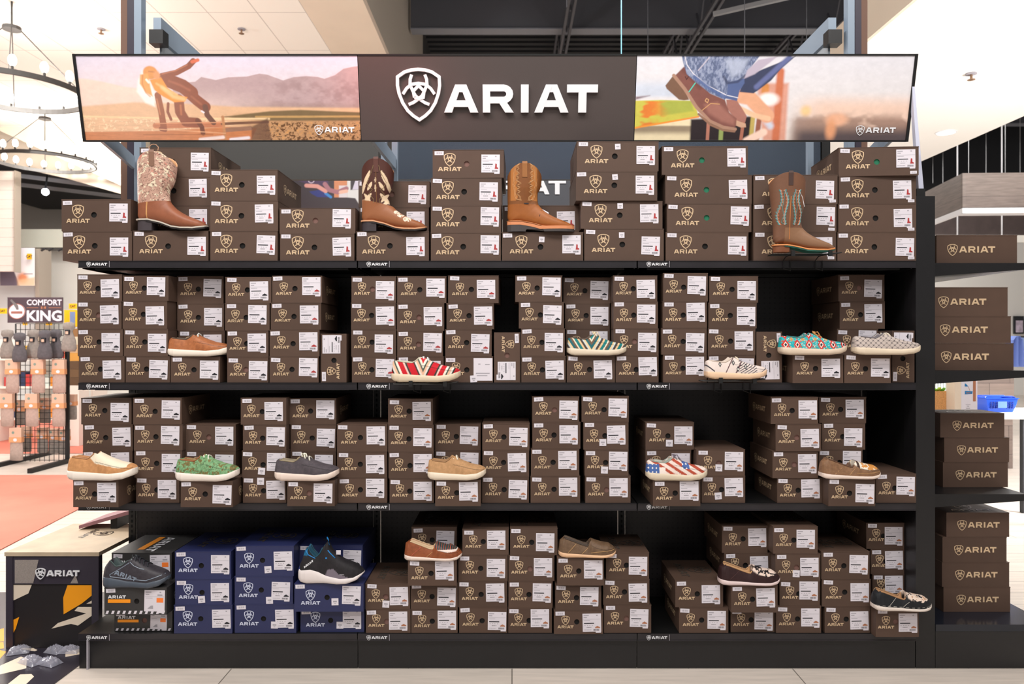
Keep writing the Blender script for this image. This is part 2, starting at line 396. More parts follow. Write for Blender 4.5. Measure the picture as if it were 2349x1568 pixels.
ROW2 = [
 [(181,286,816.5,0,{}),(178,282,754,0,{}),(177,279,691,0,{}),(177,280,629,0,{})],
 [(288,390,816.5,0,{}),(284,391,754,0,{}),(281,388,690,0,{}),(282,390,632,0,{})],
 [(391.5,505,817,0,dict(on='shoe')),(408,516,758,S,{}),(401,514,696,S,{}),(400,513,633,S,{})],
 [(521,616,818,0,{}),(520,616,757.5,0,{}),(516,619.5,695,0,dict(hole='g0')),(517,622.5,635,0,{})],
 [(618,731,817,0,{}),(617.5,733,756,0,{}),(621,737,694,0,dict(sides=-1)),(624,739,632,0,dict(sides=-1))],
 [(735.5,795,765,0,dict(up=-1))],
 [(807,909,817,0,{}),(805.5,909,755,0,{}),(805,908,694,0,{}),(806,909,633,0,{})],
 [(911,1018,817,0,dict(on='wire')),(911,1016,758.6,0,dict(hole='p')),(910,1019,695,0,{}),(911,1024,633,0,dict(yaw=1))],
 [(1020,1131,817,0,dict(back=1)),(1021,1128,755,0,{}),(1024,1133,695,0,dict()),(1027.5,1144,631.5,0,dict(yaw=-1.5))],
 [(1133,1194,762,0,dict(up=1,hole='p'))],
 [(1195.5,1298,816,0,{}),(1195,1296,753,0,{}),(1190,1294,692,0,{}),(1182,1290,631.5,0,dict(yaw=1))],
 [(1300,1411,815,0,dict(on='shoe')),(1298,1399,754,S,{}),(1296,1399,695,S,{}),(1292,1401,636,S,{})],
 [(1412,1511,815,0,{}),(1407,1511,753,0,{}),(1407,1509.5,691.5,0,{}),(1406,1508,631.5,0,{})],
 [(1521,1621.5,813,0,{}),(1517,1621.5,752,0,{}),(1520,1622,691,0,{}),(1521,1624,626,0,{})],
 [(1624,1732,813.5,0,dict(on='wire')),(1624,1733,753,0,{}),(1625,1736,694,0,{}),(1627,1739,632.6,0,dict(yaw=-1))],
 [(1735,1794,760.5,0,dict(up=1))],
 [(1818,1934.5,813.5,-.045,dict(on='shoe',sides=1)),(1920,2022,754,.125,{}),(1926,2030,691,.125,dict(sides=1)),(1923,2029,630,.125,dict(sides=1,hole='p'))],
 [(1936.5,2044,813,-.045,dict(on='shoe'))],
 [(2046,2098,758,0,dict(up=-1))],
]
dt = [(-.06,.24)]
ROW3 = [
 [(167.6,272,1101,-.084,dict(on='shoe',sides=-1)),(190,304,1034,.03,{}),(190,305,973,.03,{}),(186,302,912,.03,{})],
 [(312,412,1095,0,{}),(308,420,1032.5,0,{}),(307,420,972.7,0,{}),(305,417,912,0,dict(sides=-1))],
 [(414,534,1103,-.084,dict(on='shoe',sides=-1)),(424,541,1033,.03,{}),(424,541,972.7,.03,{})],
 [(557,657,1095,0,dict(dots=[(-.09,.86)])),(555,658,1033,0,dict(dots=dt)),(557,661,973.6,0,{}),(552,657,912,0,{})],
 [(658.5,771,1102,-.065,dict(on='shoe')),(666,771,1034,.045,{}),(665,771.5,972.7,.045,{}),(661,771.4,913,.045,dict(sides=-1))],
 [(773,888,1095,0,{}),(773,888,1035.5,0,{}),(773,889,972.7,0,{})],
 [(893.4,996,1096.8,0,{}),(891,994.5,1035.5,0,{}),(890,994.5,974,0,{}),(890,993,914,0,{})],
 [(998,1103,1100.5,-.065,dict(on='shoe')),(998,1102.5,1032.5,.045,{}),(998,1103,972,.045,{})],
 [(1105.5,1213.7,1092,0,{}),(1106.4,1214,1031.5,0,{}),(1106,1215,970.5,0,{})],
 [(1216.8,1331,1091.3,0,{}),(1217.7,1329,1028.8,0,{}),(1221,1331.7,967.5,0,{}),(1221,1328.7,909,0,{})],
 [(1342.5,1446.7,1090.7,0,{}),(1341,1442,1031,0,dict(dots=[(-.05,.22)])),(1338,1442,967.5,0,dict(dots=[(-.07,.26)])),(1334,1442.7,908,0,{})],
 [(1497.4,1607,1101.4,-.065,dict(on='shoe',sides=1)),(1480.6,1585.7,1031,.045,{}),(1480.6,1592.5,968,.045,dict(sides=1,dots=[(-.01,.24)]))],
 [(1609,1709.5,1090.7,0,dict(dots=[(-.12,.26)])),(1597,1709,1030,0,dict(dots=[(-.04,.30)],hole='p'))],
 [(1782.5,1887,1096,0,dict(sides=1)),(1771.8,1877,1034,-.004,dict(sides=1,hole='p')),(1779,1884,972,-.01,dict(sides=1,hole='p')),(1767.8,1877,910,-.01,dict(sides=1))],
 [(1899,2008,1098,-.065,dict(on='shoe')),(1878,1978.7,1031,.045,{}),(1885.5,1985,969.6,.045,{}),(1879,1987,910,.045,{})],
 [(2009,2102,1086,0,dict(lx0=1))],
]
ROW4 = [
 [(262,395.7,1405,.02,dict(style='black')),(239,382.6,1347,-.03,dict(style='black',on='shoe',sides=-1)),(256,394,1267,.075,dict(style='black',top=1))],
 [(399,533,1387,-.005,dict(style='navy')),(401.5,531.7,1328,-.005,dict(style='navy',dots=[(-.03,.22)])),(401,530,1264,-.005,dict(style='navy',top=1))],
 [(538,680,1385,0,dict(style='navy',dots=[(.15,.28)])),(538,673,1321,0,dict(style='navy',dots=[(.10,.14)])),(540,676,1251,0,dict(style='navy',dots=[(.06,.22)],top=1))],
 [(689,836,1395,.01,dict(style='navy',dots=[(.12,.30)])),(674.5,834,1338,-.03,dict(style='navy',on='shoe',dots=[(.09,.36)])),(684,832,1250,.085,dict(style='navy',top=1))],
 [(839,942,1396.7,0,{}),(838,941,1337,0,dict(top=1,hole='p',dots=[(-.04,.2)]))],
 [(943,1050,1396.7,0,{}),(942,1050,1337,0,{}),(935.5,1047.7,1285,-.035,dict(on='shoe')),(944,1048,1208,.08,dict(top=1))],
 [(1053,1164,1392,0,{}),(1051,1164,1331.5,0,{}),(1051,1165,1272,0,{}),(1060.5,1167,1212.8,0,dict(top=1))],
 [(1165.5,1266.5,1393.7,0,{}),(1166,1268,1332,0,{}),(1166,1272,1273,0,dict(hole='p')),(1170,1279,1211,0,dict(top=1))],
 [(1270.5,1383.5,1399,-.012,{}),(1273.6,1379.5,1339.4,-.012,{}),(1278,1388,1278,-.03,dict(on='shoe'))],
 [(1385,1494,1386.6,0,{}),(1381,1490,1327.8,0,{}),(1390,1489,1266.5,0,dict(top=1))],
 [(1557.5,1672,1392,0,dict(sides=1)),(1549,1659,1331,0,dict(sides=1,top=1))],
 [(1676,1777,1395,.01,{}),(1676,1784,1341.6,-.04,dict(on='shoe')),(1661,1769,1267.4,.07,dict(sides=1)),(1656,1766,1205,.07,dict(sides=1,top=1))],
 [(1780,1884,1389,0,{}),(1788,1881,1331,0,{}),(1775.7,1882,1269.5,0,dict(dots=[(-.04,.26)],hole='p')),(1768,1876,1206.7,0,dict(top=1))],
 [(1891.6,2000,1390.6,0,{}),(1885.5,1999,1327.8,0,{}),(1884,1995,1264,0,dict(top=1))],
 [(2003,2108,1393.7,-.045,dict(on='shoe',hole='p')),(2001,2093,1318.6,.10,{}),(1997,2096,1258,.10,{}),(1987,2093,1198.4,.10,dict(sides=1,top=1))],
]
ORD = ['first','second','third','fourth','fifth','sixth','seventh','eighth','ninth','tenth','eleventh']
SHN = {1: 'top shelf', 2: 'second shelf', 3: 'third shelf', 4: 'bottom deck'}
HOLES = {'g': M_green_t, 'p': M_tissue, 'g0': M_carton_in}
SUPP = {}
SPECS = []
for rn, rows in ((1, ROW1), (2, ROW2), (3, ROW3), (4, ROW4)):
    typ = 'boot' if rn == 1 else 'shoe'
    for si, st in enumerate(rows):
        z = ZS[rn] + .0005; n = len(st)
        k = si; side = 'left'
        if si > (len(rows) - 1) / 2: k = len(rows) - 1 - si; side = 'right'
        stack = f"{ORD[k]} stack from {side}"
        for li, (x0, x1, yt, off, o) in enumerate(st):
            o = dict(o); s = sc_at(off)
            X0, X1 = (x0 - CX)/s + .0006, (x1 - CX)/s - .0006
            zt = WZ(yt, off); h = zt - z
            if o.get('up'):
                pass
            else:
                lo, hi = (.110, .139) if typ == 'boot' else (.100, .128)
                if o.get('style'): lo, hi = .09, .150
                if h < lo or h > hi: print('H', rn, si, li, round(h, 3)); h = min(max(h, lo), hi)
            style = o.get('style', 'brown')
            cw = {'brown': 'brown', 'navy': 'navy', 'black': 'charcoal and orange'}[style]
            if n == 1: lv = 'only box'
            elif li == 0: lv = 'lowest box'
            elif li == n - 1: lv = 'topmost box'
            elif n == 3: lv = 'middle box'
            else: lv = ['', 'second lowest box', 'third lowest box'][li]
            if o.get('up'): lv = 'box stood on end'
            label = f"{cw} {typ} {lv}, {stack}, {SHN[rn]}"
            on = o.pop('on', None)
            kw = {q: o[q] for q in ('up', 'yaw', 'dots', 'sides', 'style', 'top') if q in o}
            if 'hole' in o: kw['hole'] = HOLES[o['hole']]
            d = .37 if typ == 'boot' else .31
            if o.get('top') and style == 'navy': d = .33
            lab = None
            if style == 'black': lab = 'orange'
            elif rn == 2 and si in (6, 7, 8, 4): lab = 'red'
            elif rn == 3 and si >= 6: lab = 'tan'
            elif rn == 4 and style == 'brown': lab = 'tan'
            X1 = min(X1, 1.758); w = X1 - X0
            if typ == 'shoe' and not o.get('up') and w < .188 and style == 'brown': kw['logodx'] = 0.004
            if o.get('back'): kw['nolab'] = True; kw['dots'] = [(.10, .14)]; label = label.replace('brown shoe lowest box', 'brown shoe box with reversed sticker, lowest')
            if on: label = label.replace(' box', f" box under display {'boot' if typ == 'boot' else 'shoe'}") if on != 'wire' else label
            SPECS.append(dict(r=rn, s=si, X0=X0, X1=X1, Y0=off, Y1=off + d, z0=z, z1=z + h, typ=typ, label=label, lab=lab, cw=cw, kw=kw, back=o.get('back'), up=o.get('up')))
            if on: SUPP[(rn, si)] = (z + h, off)
            z += h + .0004
for _ in range(3):
    for i, a in enumerate(SPECS):
        for b in SPECS[:i]:
            if a['r'] != b['r'] or a['s'] == b['s']: continue
            ox = min(a['X1'], b['X1']) - max(a['X0'], b['X0']); oz = min(a['z1'], b['z1']) - max(a['z0'], b['z0']); oy = min(a['Y1'], b['Y1']) - max(a['Y0'], b['Y0'])
            if ox > .0001 and oz > .0015 and oy > 0:
                l, q_ = (a, b) if a['X0'] < b['X0'] else (b, a)
                fl = .5 if not (l.get('up') or q_.get('up')) else (0 if l.get('up') else 1)
                cut = ox + .0008; l['X1'] -= cut*fl; q_['X0'] += cut*(1 - fl)
for sp_ in SPECS:
            typ, w = sp_['typ'], sp_['X1'] - sp_['X0']
            bx = make_box('boot_box' if typ == 'boot' else 'shoe_box', sp_['label'], sp_['X0'], sp_['X1'], sp_['Y0'], sp_['z0'], sp_['z1'] - sp_['z0'], sp_['Y1'] - sp_['Y0'], typ, group=f"{sp_['cw']} {typ} boxes on the {SHN[sp_['r']]}", lab=sp_['lab'], **sp_['kw'])
            if sp_['back']:
                mb = MB(); mb.box(0, .082, -.0012, -.0006, 0, .098); 
                for a, b, zz in ((.02,.03,.07),(.05,.07,.068),(.01,.07,.03),(.01,.06,.02)): mb.quadxz(a, b, zz, zz+.004, -.0015, 1)
                r_ = mb.build('reversed_sticker', [M_label, M_grey], bx); r_.location = (w/2 - .084, 0, .008)

def overlap_report():
    for i in range(len(ALLBOX)):
        for j in range(i):
            a, b = ALLBOX[i], ALLBOX[j]
            ox = min(a[2], b[2]) - max(a[1], b[1]); oy = min(a[4], b[4]) - max(a[3], b[3]); oz = min(a[6], b[6]) - max(a[5], b[5])
            if ox > .0005 and oy > .0005 and oz > .0005: print('OVL %.4f %.4f | %s | %s' % (ox, oz, a[7], b[7]))
overlap_report()
# ------------------------------------------------------------------ the gondola
GX0, GX1 = -1.886, 1.757
BAY = [GX0, GX0 + 1.215, GX0 + 2.43, GX1]
YB = .475
def pegboard_mat():
    m = mat('black_pegboard', C(34, 30, 32), 0.45, spec=.5); nt = m.node_tree; L = nt.links.new
    tc = nt.nodes.new('ShaderNodeTexCoord'); mp = nt.nodes.new('ShaderNodeMapping'); mp.inputs['Scale'].default_value = (39.37, 39.37, 39.37)
    L(tc.outputs['Object'], mp.inputs[0])
    fr = nt.nodes.new('ShaderNodeVectorMath'); fr.operation = 'FRACTION'; L(mp.outputs[0], fr.inputs[0])
    sb = nt.nodes.new('ShaderNodeVectorMath'); sb.operation = 'SUBTRACT'; sb.inputs[1].default_value = (.5, .5, .5); L(fr.outputs[0], sb.inputs[0])
    ml = nt.nodes.new('ShaderNodeVectorMath'); ml.operation = 'MULTIPLY'; ml.inputs[1].default_value = (1, 0, 1); L(sb.outputs[0], ml.inputs[0])
    ln = nt.nodes.new('ShaderNodeVectorMath'); ln.operation = 'LENGTH'; L(ml.outputs[0], ln.inputs[0])
    lt = nt.nodes.new('ShaderNodeMath'); lt.operation = 'LESS_THAN'; lt.inputs[1].default_value = .17; L(ln.outputs['Value'], lt.inputs[0])
    mx = nt.nodes.new('ShaderNodeMix'); mx.data_type = 'RGBA'; mx.inputs['A'].default_value = C(38, 33, 36); mx.inputs['B'].default_value = C(6, 5, 6)
    L(lt.outputs[0], mx.inputs['Factor']); L(mx.outputs['Result'], nt.nodes['Principled BSDF'].inputs['Base Color'])
    return m
M_peg = pegboard_mat()
unit = thing('shelving_unit', 'long black steel shelving unit carrying the stacked shoe boxes', 'shelving', (0, 0, 0))
for b in range(3):
    x0, x1 = BAY[b], BAY[b+1]
    MB().box(x0 + .02, x1 - .02, YB, YB + .012, .15, 1.80).build('pegboard_panel', M_peg, unit)
    for r in (1, 2, 3):
        z = ZS[r]
        mb = MB(); mb.box(x0 + .003, x1 - .003, -.003, YB - .02, z - .022, z - .0003); sh = mb.build('shelf', M_dsteel, unit)
        mb = MB(); mb.box(x0 + .003, x1 - .003, -.006, -.0035, z - .031, z - .0006); mb.box(x0 + .003, x1 - .003, -.009, -.006, z - .031, z - .028); mb.box(x0 + .003, x1 - .003, -.009, -.006, z - .003, z - .0006)
        mb.build('price_channel', M_lip, sh)
        mb = MB(); mb.box(x0 + .05, x1 - .05, .04, .06, z - .036, z - .022); mb.box(x0 + .05, x1 - .05, .40, .44, z - .036, z - .022); mb.build('stiffener', M_dsteel, sh)
        for xx in (x0 + .006, x1 - .012):
            mb = MB(); mb.add([(xx,.02,z-.034),(xx,YB-.005,z-.040),(xx,YB-.005,z-.022),(xx,.02,z-.022),(xx+.006,.02,z-.034),(xx+.006,YB-.005,z-.040),(xx+.006,YB-.005,z-.022),(xx+.006,.02,z-.022)],
                              [(0,3,2,1),(4,5,6,7),(0,1,5,4),(1,2,6,5),(2,3,7,6),(3,0,4,7)]); mb.build('shelf_bracket', M_steel, unit)
        mb = logo_line(.0118, 0, k=1.0); o = mb.build('shelf_decal', M_decal, sh); o.location = (x0 + .085, -.0098, z - .0158)
        MB().box(x0 + .138, x0 + .140, -.0096, -.009, z - .029, z - .003).build('channel_divider', M_grey, sh)
    z = ZS[4]
    d = MB().box(x0 + .002, x1 - .002, -.003, YB - .002, z - .020, z - .0003).build('base_deck', M_dsteel, unit)
    mb = MB(); mb.box(x0 + .002, x1 - .002, -.006, -.0035, z - .031, z - .0006); mb.box(x0 + .002, x1 - .002, -.009, -.006, z - .031, z - .028); mb.build('price_channel', M_lip, d)
    o = logo_line(.0118, 0, k=1.0).build('shelf_decal', M_decal, d); o.location = (x0 + .085, -.0098, z - .0158)
    MB().box(x0 + .138, x0 + .140, -.0096, -.009, z - .029, z - .003).build('channel_divider', M_grey, d)
    MB().box(x0 + .0015, x1 - .0015, .004, .022, .0, z - .021).build('kick_plate', M_steel, unit)
for i, x in enumerate(BAY):
    mb = MB(); mb.box(x - .016, x + .016, YB - .012, YB + .03, 0, 1.765)
    up = mb.build('upright', M_steel, unit)
    mb = MB()
    zz = .2
    while zz < 1.74: mb.box(x - .004, x + .004, YB - .0135, YB - .0125, zz, zz + .014); zz += .025
    mb.build('slot', mat('slot_black', C(4, 4, 5), .9), up)
# right end upright cladding
ec = thing('end_post', 'tall black square steel post at the right end of the shelving', 'post', (1.80, 0, 0))
xa, xb = WX(2102), WX(2146)
MB().box(xa - 1.80, xb - 1.80, .004, .10, 0, WZ(449)).build('post', M_steel, ec)
MB().box(xa - 1.80 + .012, xa - 1.80 + .05, .02, .06, WZ(449), WZ(430)).build('sign_socket', M_dsteel, ec)
MB().box(xa - 1.80, xa - 1.80 + .004, .1005, YB - .014, 0, 1.79).build('side_panel', M_dsteel, ec)
# clear sign blade
sb = MB(); za, zb_ = WZ(432), WZ(182)
xl, xr = WX(2122), WX(2103)
sb.add([(xl-.012,.028,za),(xl+.010,.028,za),(xr+.004,.028,zb_),(xr-.006,.028,zb_),(xl-.012,.052,za),(xl+.010,.052,za),(xr+.004,.052,zb_),(xr-.006,.052,zb_)],
       [(0,1,2,3),(7,6,5,4),(1,5,6,2),(0,3,7,4),(3,2,6,7),(0,4,5,1)])
tag(sb.build('acrylic_blade', mat('frosted_acrylic', C(205, 208, 228), .25)), 'pale frosted acrylic blade standing in the black end post', 'sign')

# uprights of the canopy frame
def post(x, w, z0, z1, Y, m, name, parent=None): return MB().box(x - w/2, x + w/2, Y, Y + .05, z0, z1).build(name, m, parent)
cf = thing('canopy_frame', 'blue grey steel frame with brown posts holding the header signs', 'frame', (0, .5, 0))
def cfb(name, mb, m): o = mb.build(name, m, cf); o.location = (0, -.5, 0); return o
for x, sg in ((WX(302, .52), 1), (WX(1967, .52), -1)):
    cfb('brown_post', MB().box(x - .034*sg - .018, x - .034*sg + .014, .515, .56, 1.8, 3.6), M_bronze)
    cfb('dark_post', MB().box(x - .018, x + .016, .512, .56, 1.8, 3.6), mat('dark_purple_steel', C(52, 46, 60), .4))
    cfb('steel_post', MB().box(x + sg*.034 - .018, x + sg*.034 + .018, .512, .56, 1.8, 3.6), M_bsteel)
    # receding top beam and mesh panel
    xx = x + sg*.11
    cfb('top_beam', MB().box(xx - .02, xx + .02, .56, 2.8, 2.96, 3.07), M_bsteel)
    cfb('mesh_panel', MB().box(xx - .006, xx + .006, .60, 2.8, 2.755, 2.955), mat('grey_wire_mesh', C(158, 164, 170), .5, noise=.2, nscale=400))
    cfb('corner_block', MB().box(xx - .03, xx + .04, .535, .60, 2.93, 3.0), M_steel)
for x in (WX(880, .5), WX(905, .5), WX(1860, .5)):
    cfb('steel_post', MB().box(x - .014, x + .014, .50, .53, 1.8, 2.72), M_bsteel)
def arm(xa_, xb2):   # slanted support from the post to the header sign
    mb = MB(); mb.add([(xa_ - .008, .135, 2.34), (xa_ + .008, .135, 2.34), (xb2 + .008, .49, 2.285), (xb2 - .008, .49, 2.285),
                       (xa_ - .008, .135, 2.41), (xa_ + .008, .135, 2.41), (xb2 + .008, .49, 2.345), (xb2 - .008, .49, 2.345)],
                      [(0,3,2,1),(4,5,6,7),(0,1,5,4),(1,2,6,5),(2,3,7,6),(3,0,4,7)])
    cfb('slanted_arm', mb, M_bsteel)
arm(WX(215, .10), WX(308, .5)); arm(WX(845, .10), WX(905, .5)); arm(WX(2060, .10), WX(1975, .5))

# ------------------------------------------------------------------ header signs
TZ, BZ, TY, BY = 2.673, 2.3135, .003, .087
tilt = math.atan2(BY - TY, TZ - BZ); HH = math.hypot(BY - TY, TZ - BZ)
hx = [WX(172, TY), WX(820, TY), WX(1461, TY), WX(2100, TY)]
def header(x0, x1, label, name='header_sign'):
    t = thing(name, label, 'sign', ((x0 + x1)/2, BY, BZ), (tilt, 0, 0), 'header signs along the top of the shelving')
    w = (x1 - x0)/2 - .0015
    MB().box(-w, w, .0012, .03, 0, HH).build('sign_box', M_steel, t)
    mb = MB(); f = .007
    mb.box(-w, w, -.004, .0012, HH - f, HH); mb.box(-w, w, -.004, .0012, 0, f)
    mb.build('sign_frame', M_dsteel, t)
    return t, w

def smooth(e0, e1, x): t = np.clip((x - e0)/(e1 - e0), 0, 1); return t*t*(3 - 2*t)
class Paint:
    """a printed picture worked out on a fine grid of coloured vertices"""
    def __init__(s, nx, nz, w, h):
        s.nx, s.nz, s.w, s.h = nx, nz, w, h
        s.x, s.z = np.meshgrid(np.linspace(0, w, nx), np.linspace(h, 0, nz), indexing='ij')  # picture units, z down
        s.c = np.zeros((nx, nz, 3)); rs = np.random.RandomState(3)
        s.rs = rs
    def noise(s, fx, fz, seed=0):
        rs = np.random.RandomState(seed); g = rs.rand(int(fx) + 3, int(fz) + 3)
        u = s.x / s.w * fx; v = s.z / s.h * fz; i = u.astype(int); j = v.astype(int); a = u - i; b = v - j; a = a*a*(3-2*a); b = b*b*(3-2*b)
        return (g[i, j]*(1-a) + g[i+1, j]*a)*(1-b) + (g[i, j+1]*(1-a) + g[i+1, j+1]*a)*b
    def fbm(s, fx, fz, seed=0): return (s.noise(fx, fz, seed)*.5 + s.noise(fx*2, fz*2, seed+1)*.3 + s.noise(fx*4, fz*4, seed+2)*.2)
    def fill(s, col, a):
        col = np.asarray(col); a = a[..., None]; s.c = s.c*(1 - a) + col*a
    def vgrad(s, z0, c0, z1, c1):
        t = np.clip((s.z - z0)/(z1 - z0), 0, 1)[..., None]; s.c = np.array(c0)*(1-t) + np.array(c1)*t
    def sdf(s, pts):
        P = np.array(pts, float); n = len(P); d = np.full(s.x.shape, 1e9); ins = np.zeros(s.x.shape, bool)
        for i in range(n):
            a, b = P[i], P[(i+1) % n]; ex, ez = b - a
            px, pz = s.x - a[0], s.z - a[1]; t = np.clip((px*ex + pz*ez)/(ex*ex + ez*ez + 1e-9), 0, 1)
            d = np.minimum(d, np.hypot(px - t*ex, pz - t*ez))
            c = ((a[1] > s.z) != (b[1] > s.z)); xi = a[0] + (s.z - a[1])/(b[1] - a[1] + 1e-12)*ex; ins ^= (c & (s.x < xi))
        return np.where(ins, -d, d)
    def poly(s, pts, col, blur=3, a=1.0): s.fill(col, a*(1 - smooth(-blur, blur, s.sdf(pts))))
    def line(s, pts, wd, col, blur=2, a=1.0):
        d = np.full(s.x.shape, 1e9); P = np.array(pts, float)
        for i in range(len(P) - 1):
            p, q = P[i], P[i+1]; e = q - p; px, pz = s.x - p[0], s.z - p[1]; t = np.clip((px*e[0] + pz*e[1])/(e @ e + 1e-9), 0, 1)
            d = np.minimum(d, np.hypot(px - t*e[0], pz - t*e[1]))
        s.fill(col, a*(1 - smooth(wd/2 - blur, wd/2 + blur, d)))
    def ell(s, cx, cz, rx, rz, col, blur=.15, a=1.0):
        d = np.hypot((s.x - cx)/rx, (s.z - cz)/rz); s.fill(col, a*(1 - smooth(1 - blur, 1 + blur, d)))
    def build(s, name, X0, X1, Z0, Z1, y, parent, m):
        xs = X0 + (X1 - X0)*s.x/s.w; zs = Z1 - (Z1 - Z0)*s.z/s.h
        V = np.stack([xs, np.full_like(xs, y), zs], -1).reshape(-1, 3); nz = s.nz
        i, j = np.meshgrid(np.arange(s.nx - 1), np.arange(nz - 1), indexing='ij'); a = (i*nz + j).ravel()
        Fc = np.stack([a, a + 1, a + nz + 1, a + nz], -1)
        me = bpy.data.meshes.new(name); me.from_pydata(V.tolist(), [], Fc.tolist()); me.materials.append(m); me.update()
        setcol(me, s.c.reshape(-1, 3)); return link(name, me, parent)
M_print = vmat('printed_poster', .45, .4)

# left picture: a woman landing on a rock in a desert valley (units: px of a 2349 wide look, origin at 110,85)
t, w = header(hx[0], hx[1], 'wide printed header sign of a woman crouching in a mountain valley')
p = Paint(760, 236, 2160, 660)
def q(*pts): return [(a - 100, b - 85) for a, b in pts]
p.vgrad(0, Cn(216, 206, 224), 420, Cn(238, 214, 208))
p.poly(q((820,300),(1000,285),(1050,248),(1160,272),(1260,250),(1400,245),(1500,222),(1560,230),(1680,275),(1760,250),(1860,242),(1950,248),(2000,262),(2080,235),(2150,185),(2230,168),(2300,160),(2300,600),(820,600)), Cn(184, 156, 158), 5)
p.fill(Cn(150, 118, 118), .55*smooth(1150, 1700, p.x)*smooth(100, 260, p.z)*(p.z < 480)*smooth(.35, .75, p.fbm(26, 12, 4)))
p.fill(Cn(222, 196, 190), .8*(1 - smooth(1000, 1700, p.x))*smooth(220, 420, p.z))
p.fill(Cn(160, 132, 120), .5*smooth(330, 420, p.z)*smooth(900, 1500, p.x))
p.poly(q((90,258),(180,265),(300,288),(440,322),(540,335),(700,400),(860,440),(1000,500),(90,560)), Cn(236, 206, 192), 10)
p.poly(q((90,478),(500,445),(900,455),(1300,480),(2300,490),(2300,800),(90,800)), Cn(222, 178, 142), 12)
p.fill(Cn(176, 130, 88), .8*smooth(1000, 1500, p.x)*smooth(430, 470, p.z))
p.poly(q((1180,560),(1560,515),(1800,505),(2300,525),(2300,590),(1500,590)), Cn(122, 100, 70), 8)
p.line(q((1450,560),(2300,556)), 16, Cn(190, 150, 96), 6)
nz1 = p.fbm(110, 34, 9)*.6 + p.fbm(200, 70, 31)*.4
p.fill(Cn(96, 62, 36), .95*smooth(.50, .62, nz1)*smooth(500, 530, p.z)*smooth(1330, 1500, p.x))
p.fill(Cn(214, 152, 86), .7*smooth(.42, .30, nz1)*smooth(500, 530, p.z)*smooth(1300, 1480, p.x))
p.fill(Cn(246, 214, 178), .7*smooth(.55, .66, nz1)*smooth(470, 490, p.z)*(1 - smooth(600, 680, p.z))*(1 - smooth(900, 1250, p.x)))
p.line(q((90,556),(900,575),(1550,575)), 14, Cn(240, 205, 160), 8)
p.poly(q((90,680),(700,672),(1200,640),(1450,650),(1400,745),(90,760)), Cn(196, 124, 82), 6)
p.line(q((660,630),(1180,620)), 46, Cn(190, 118, 84), 5); p.line(q((1180,615),(1540,600)), 20, Cn(120, 84, 66), 4); p.line(q((1200,665),(1400,650)), 34, Cn(150, 110, 90), 5)
p.line(q((1190,560),(1195,745)), 22, Cn(188, 132, 92), 4); p.poly(q((1410,640),(1540,570),(1560,745),(1400,745)), Cn(96, 66, 54), 10, .8)
p.line(q((1000,740),(1180,722)), 26, Cn(232, 210, 206), 8); p.line(q((1240,740),(1380,726)), 24, Cn(226, 214, 220), 8)
body, skin, hair, shirt = Cn(140, 78, 58), Cn(206, 120, 78), Cn(214, 142, 74), Cn(236, 148, 62)
p.poly(q((600,200),(560,280),(540,360),(600,450),(670,480),(680,380),(640,260)), Cn(250, 238, 232), 14)
p.line(q((745,240),(860,215),(960,165),(1000,125)), 44, body, 4); p.line(q((990,132),(1035,118)), 26, Cn(214, 110, 80), 5)
p.line(q((780,270),(900,320),(960,370)), 110, body, 5); p.line(q((700,390),(715,520),(722,640)), 50, Cn(150, 84, 56), 4); p.line(q((700,655),(730,662)), 36, body, 4)
p.line(q((860,420),(860,520),(900,600),(985,605)), 78, body, 5); p.line(q((990,590),(1020,640),(1025,690)), 36, Cn(110, 62, 48), 4)
p.line(q((940,370),(1000,430),(1060,480)), 86, body, 5); p.line(q((1060,480),(1070,545),(1115,605)), 42, Cn(110, 72, 60), 4)
p.line(q((1030,515),(1045,525)), 14, Cn(240, 226, 230), 4)
p.line(q((775,455),(765,520),(785,580)), 22, body, 4)
p.poly(q((650,270),(740,250),(780,330),(860,390),(930,405),(905,440),(820,445),(740,400),(680,350)), shirt, 6); p.line(q((740,330),(820,400),(900,420)), 30, Cn(248, 188, 130), 12)
p.ell(560, 130, 56, 52, hair); p.poly(q((580,230),(640,220),(650,330),(660,400),(610,370),(570,300)), Cn(236, 160, 88), 8)
p.line(q((625,270),(640,290)), 18, Cn(250, 235, 220), 5)
p.line(q((600,235),(590,300),(610,370),(640,400)), 10, Cn(190,116,60), 6, .7); p.line(q((650,205),(690,210),(716,240)), 10, Cn(176,104,60), 5, .7); p.ell(608, 150, 26, 34, Cn(224,150,100), .4)
p.line(q((700,300),(780,350),(850,385)), 16, Cn(250,196,140), 10, .7); p.line(q((750,225),(860,198),(950,155)), 8, Cn(190,120,90), 5, .8); p.line(q((800,280),(880,310),(950,350)), 16, Cn(176,104,80), 10, .7)
p.line(q((870,470),(868,540)), 14, Cn(196,120,80), 8, .7); p.line(q((690,420),(705,540)), 10, Cn(206,136,96), 6, .7); p.line(q((960,400),(1030,460)), 14, Cn(172,104,78), 8, .7)
p.line(q((640,655),(1200,690)), 8, Cn(226,170,130), 5, .8); p.line(q((560,700),(1100,700)), 10, Cn(160,96,60), 6, .7); p.line(q((660,612),(1180,604)), 7, Cn(226,160,120), 4, .8)
fl = p.fbm(60, 24, 21); p.c *= (1 + .16*(fl - .5))[..., None]; st_ = p.fbm(30, 90, 44); m__ = smooth(430, 500, p.z); p.c *= (1 + .30*(st_ - .5)*m__)[..., None]
p.fill(Cn(250,232,220), .12*(1 - smooth(0, 900, np.hypot(p.x - 420, p.z - 330))))
o = p.build('picture_print', -w, w, .007, HH - .007, -.0006, t, M_print)
lg = logo_line(.0232, 0, k=1.0).build('logo', M_decal, t); lg.location = (WX(758, .05) - (hx[0] + hx[1])/2 + .013, -.003, .052)

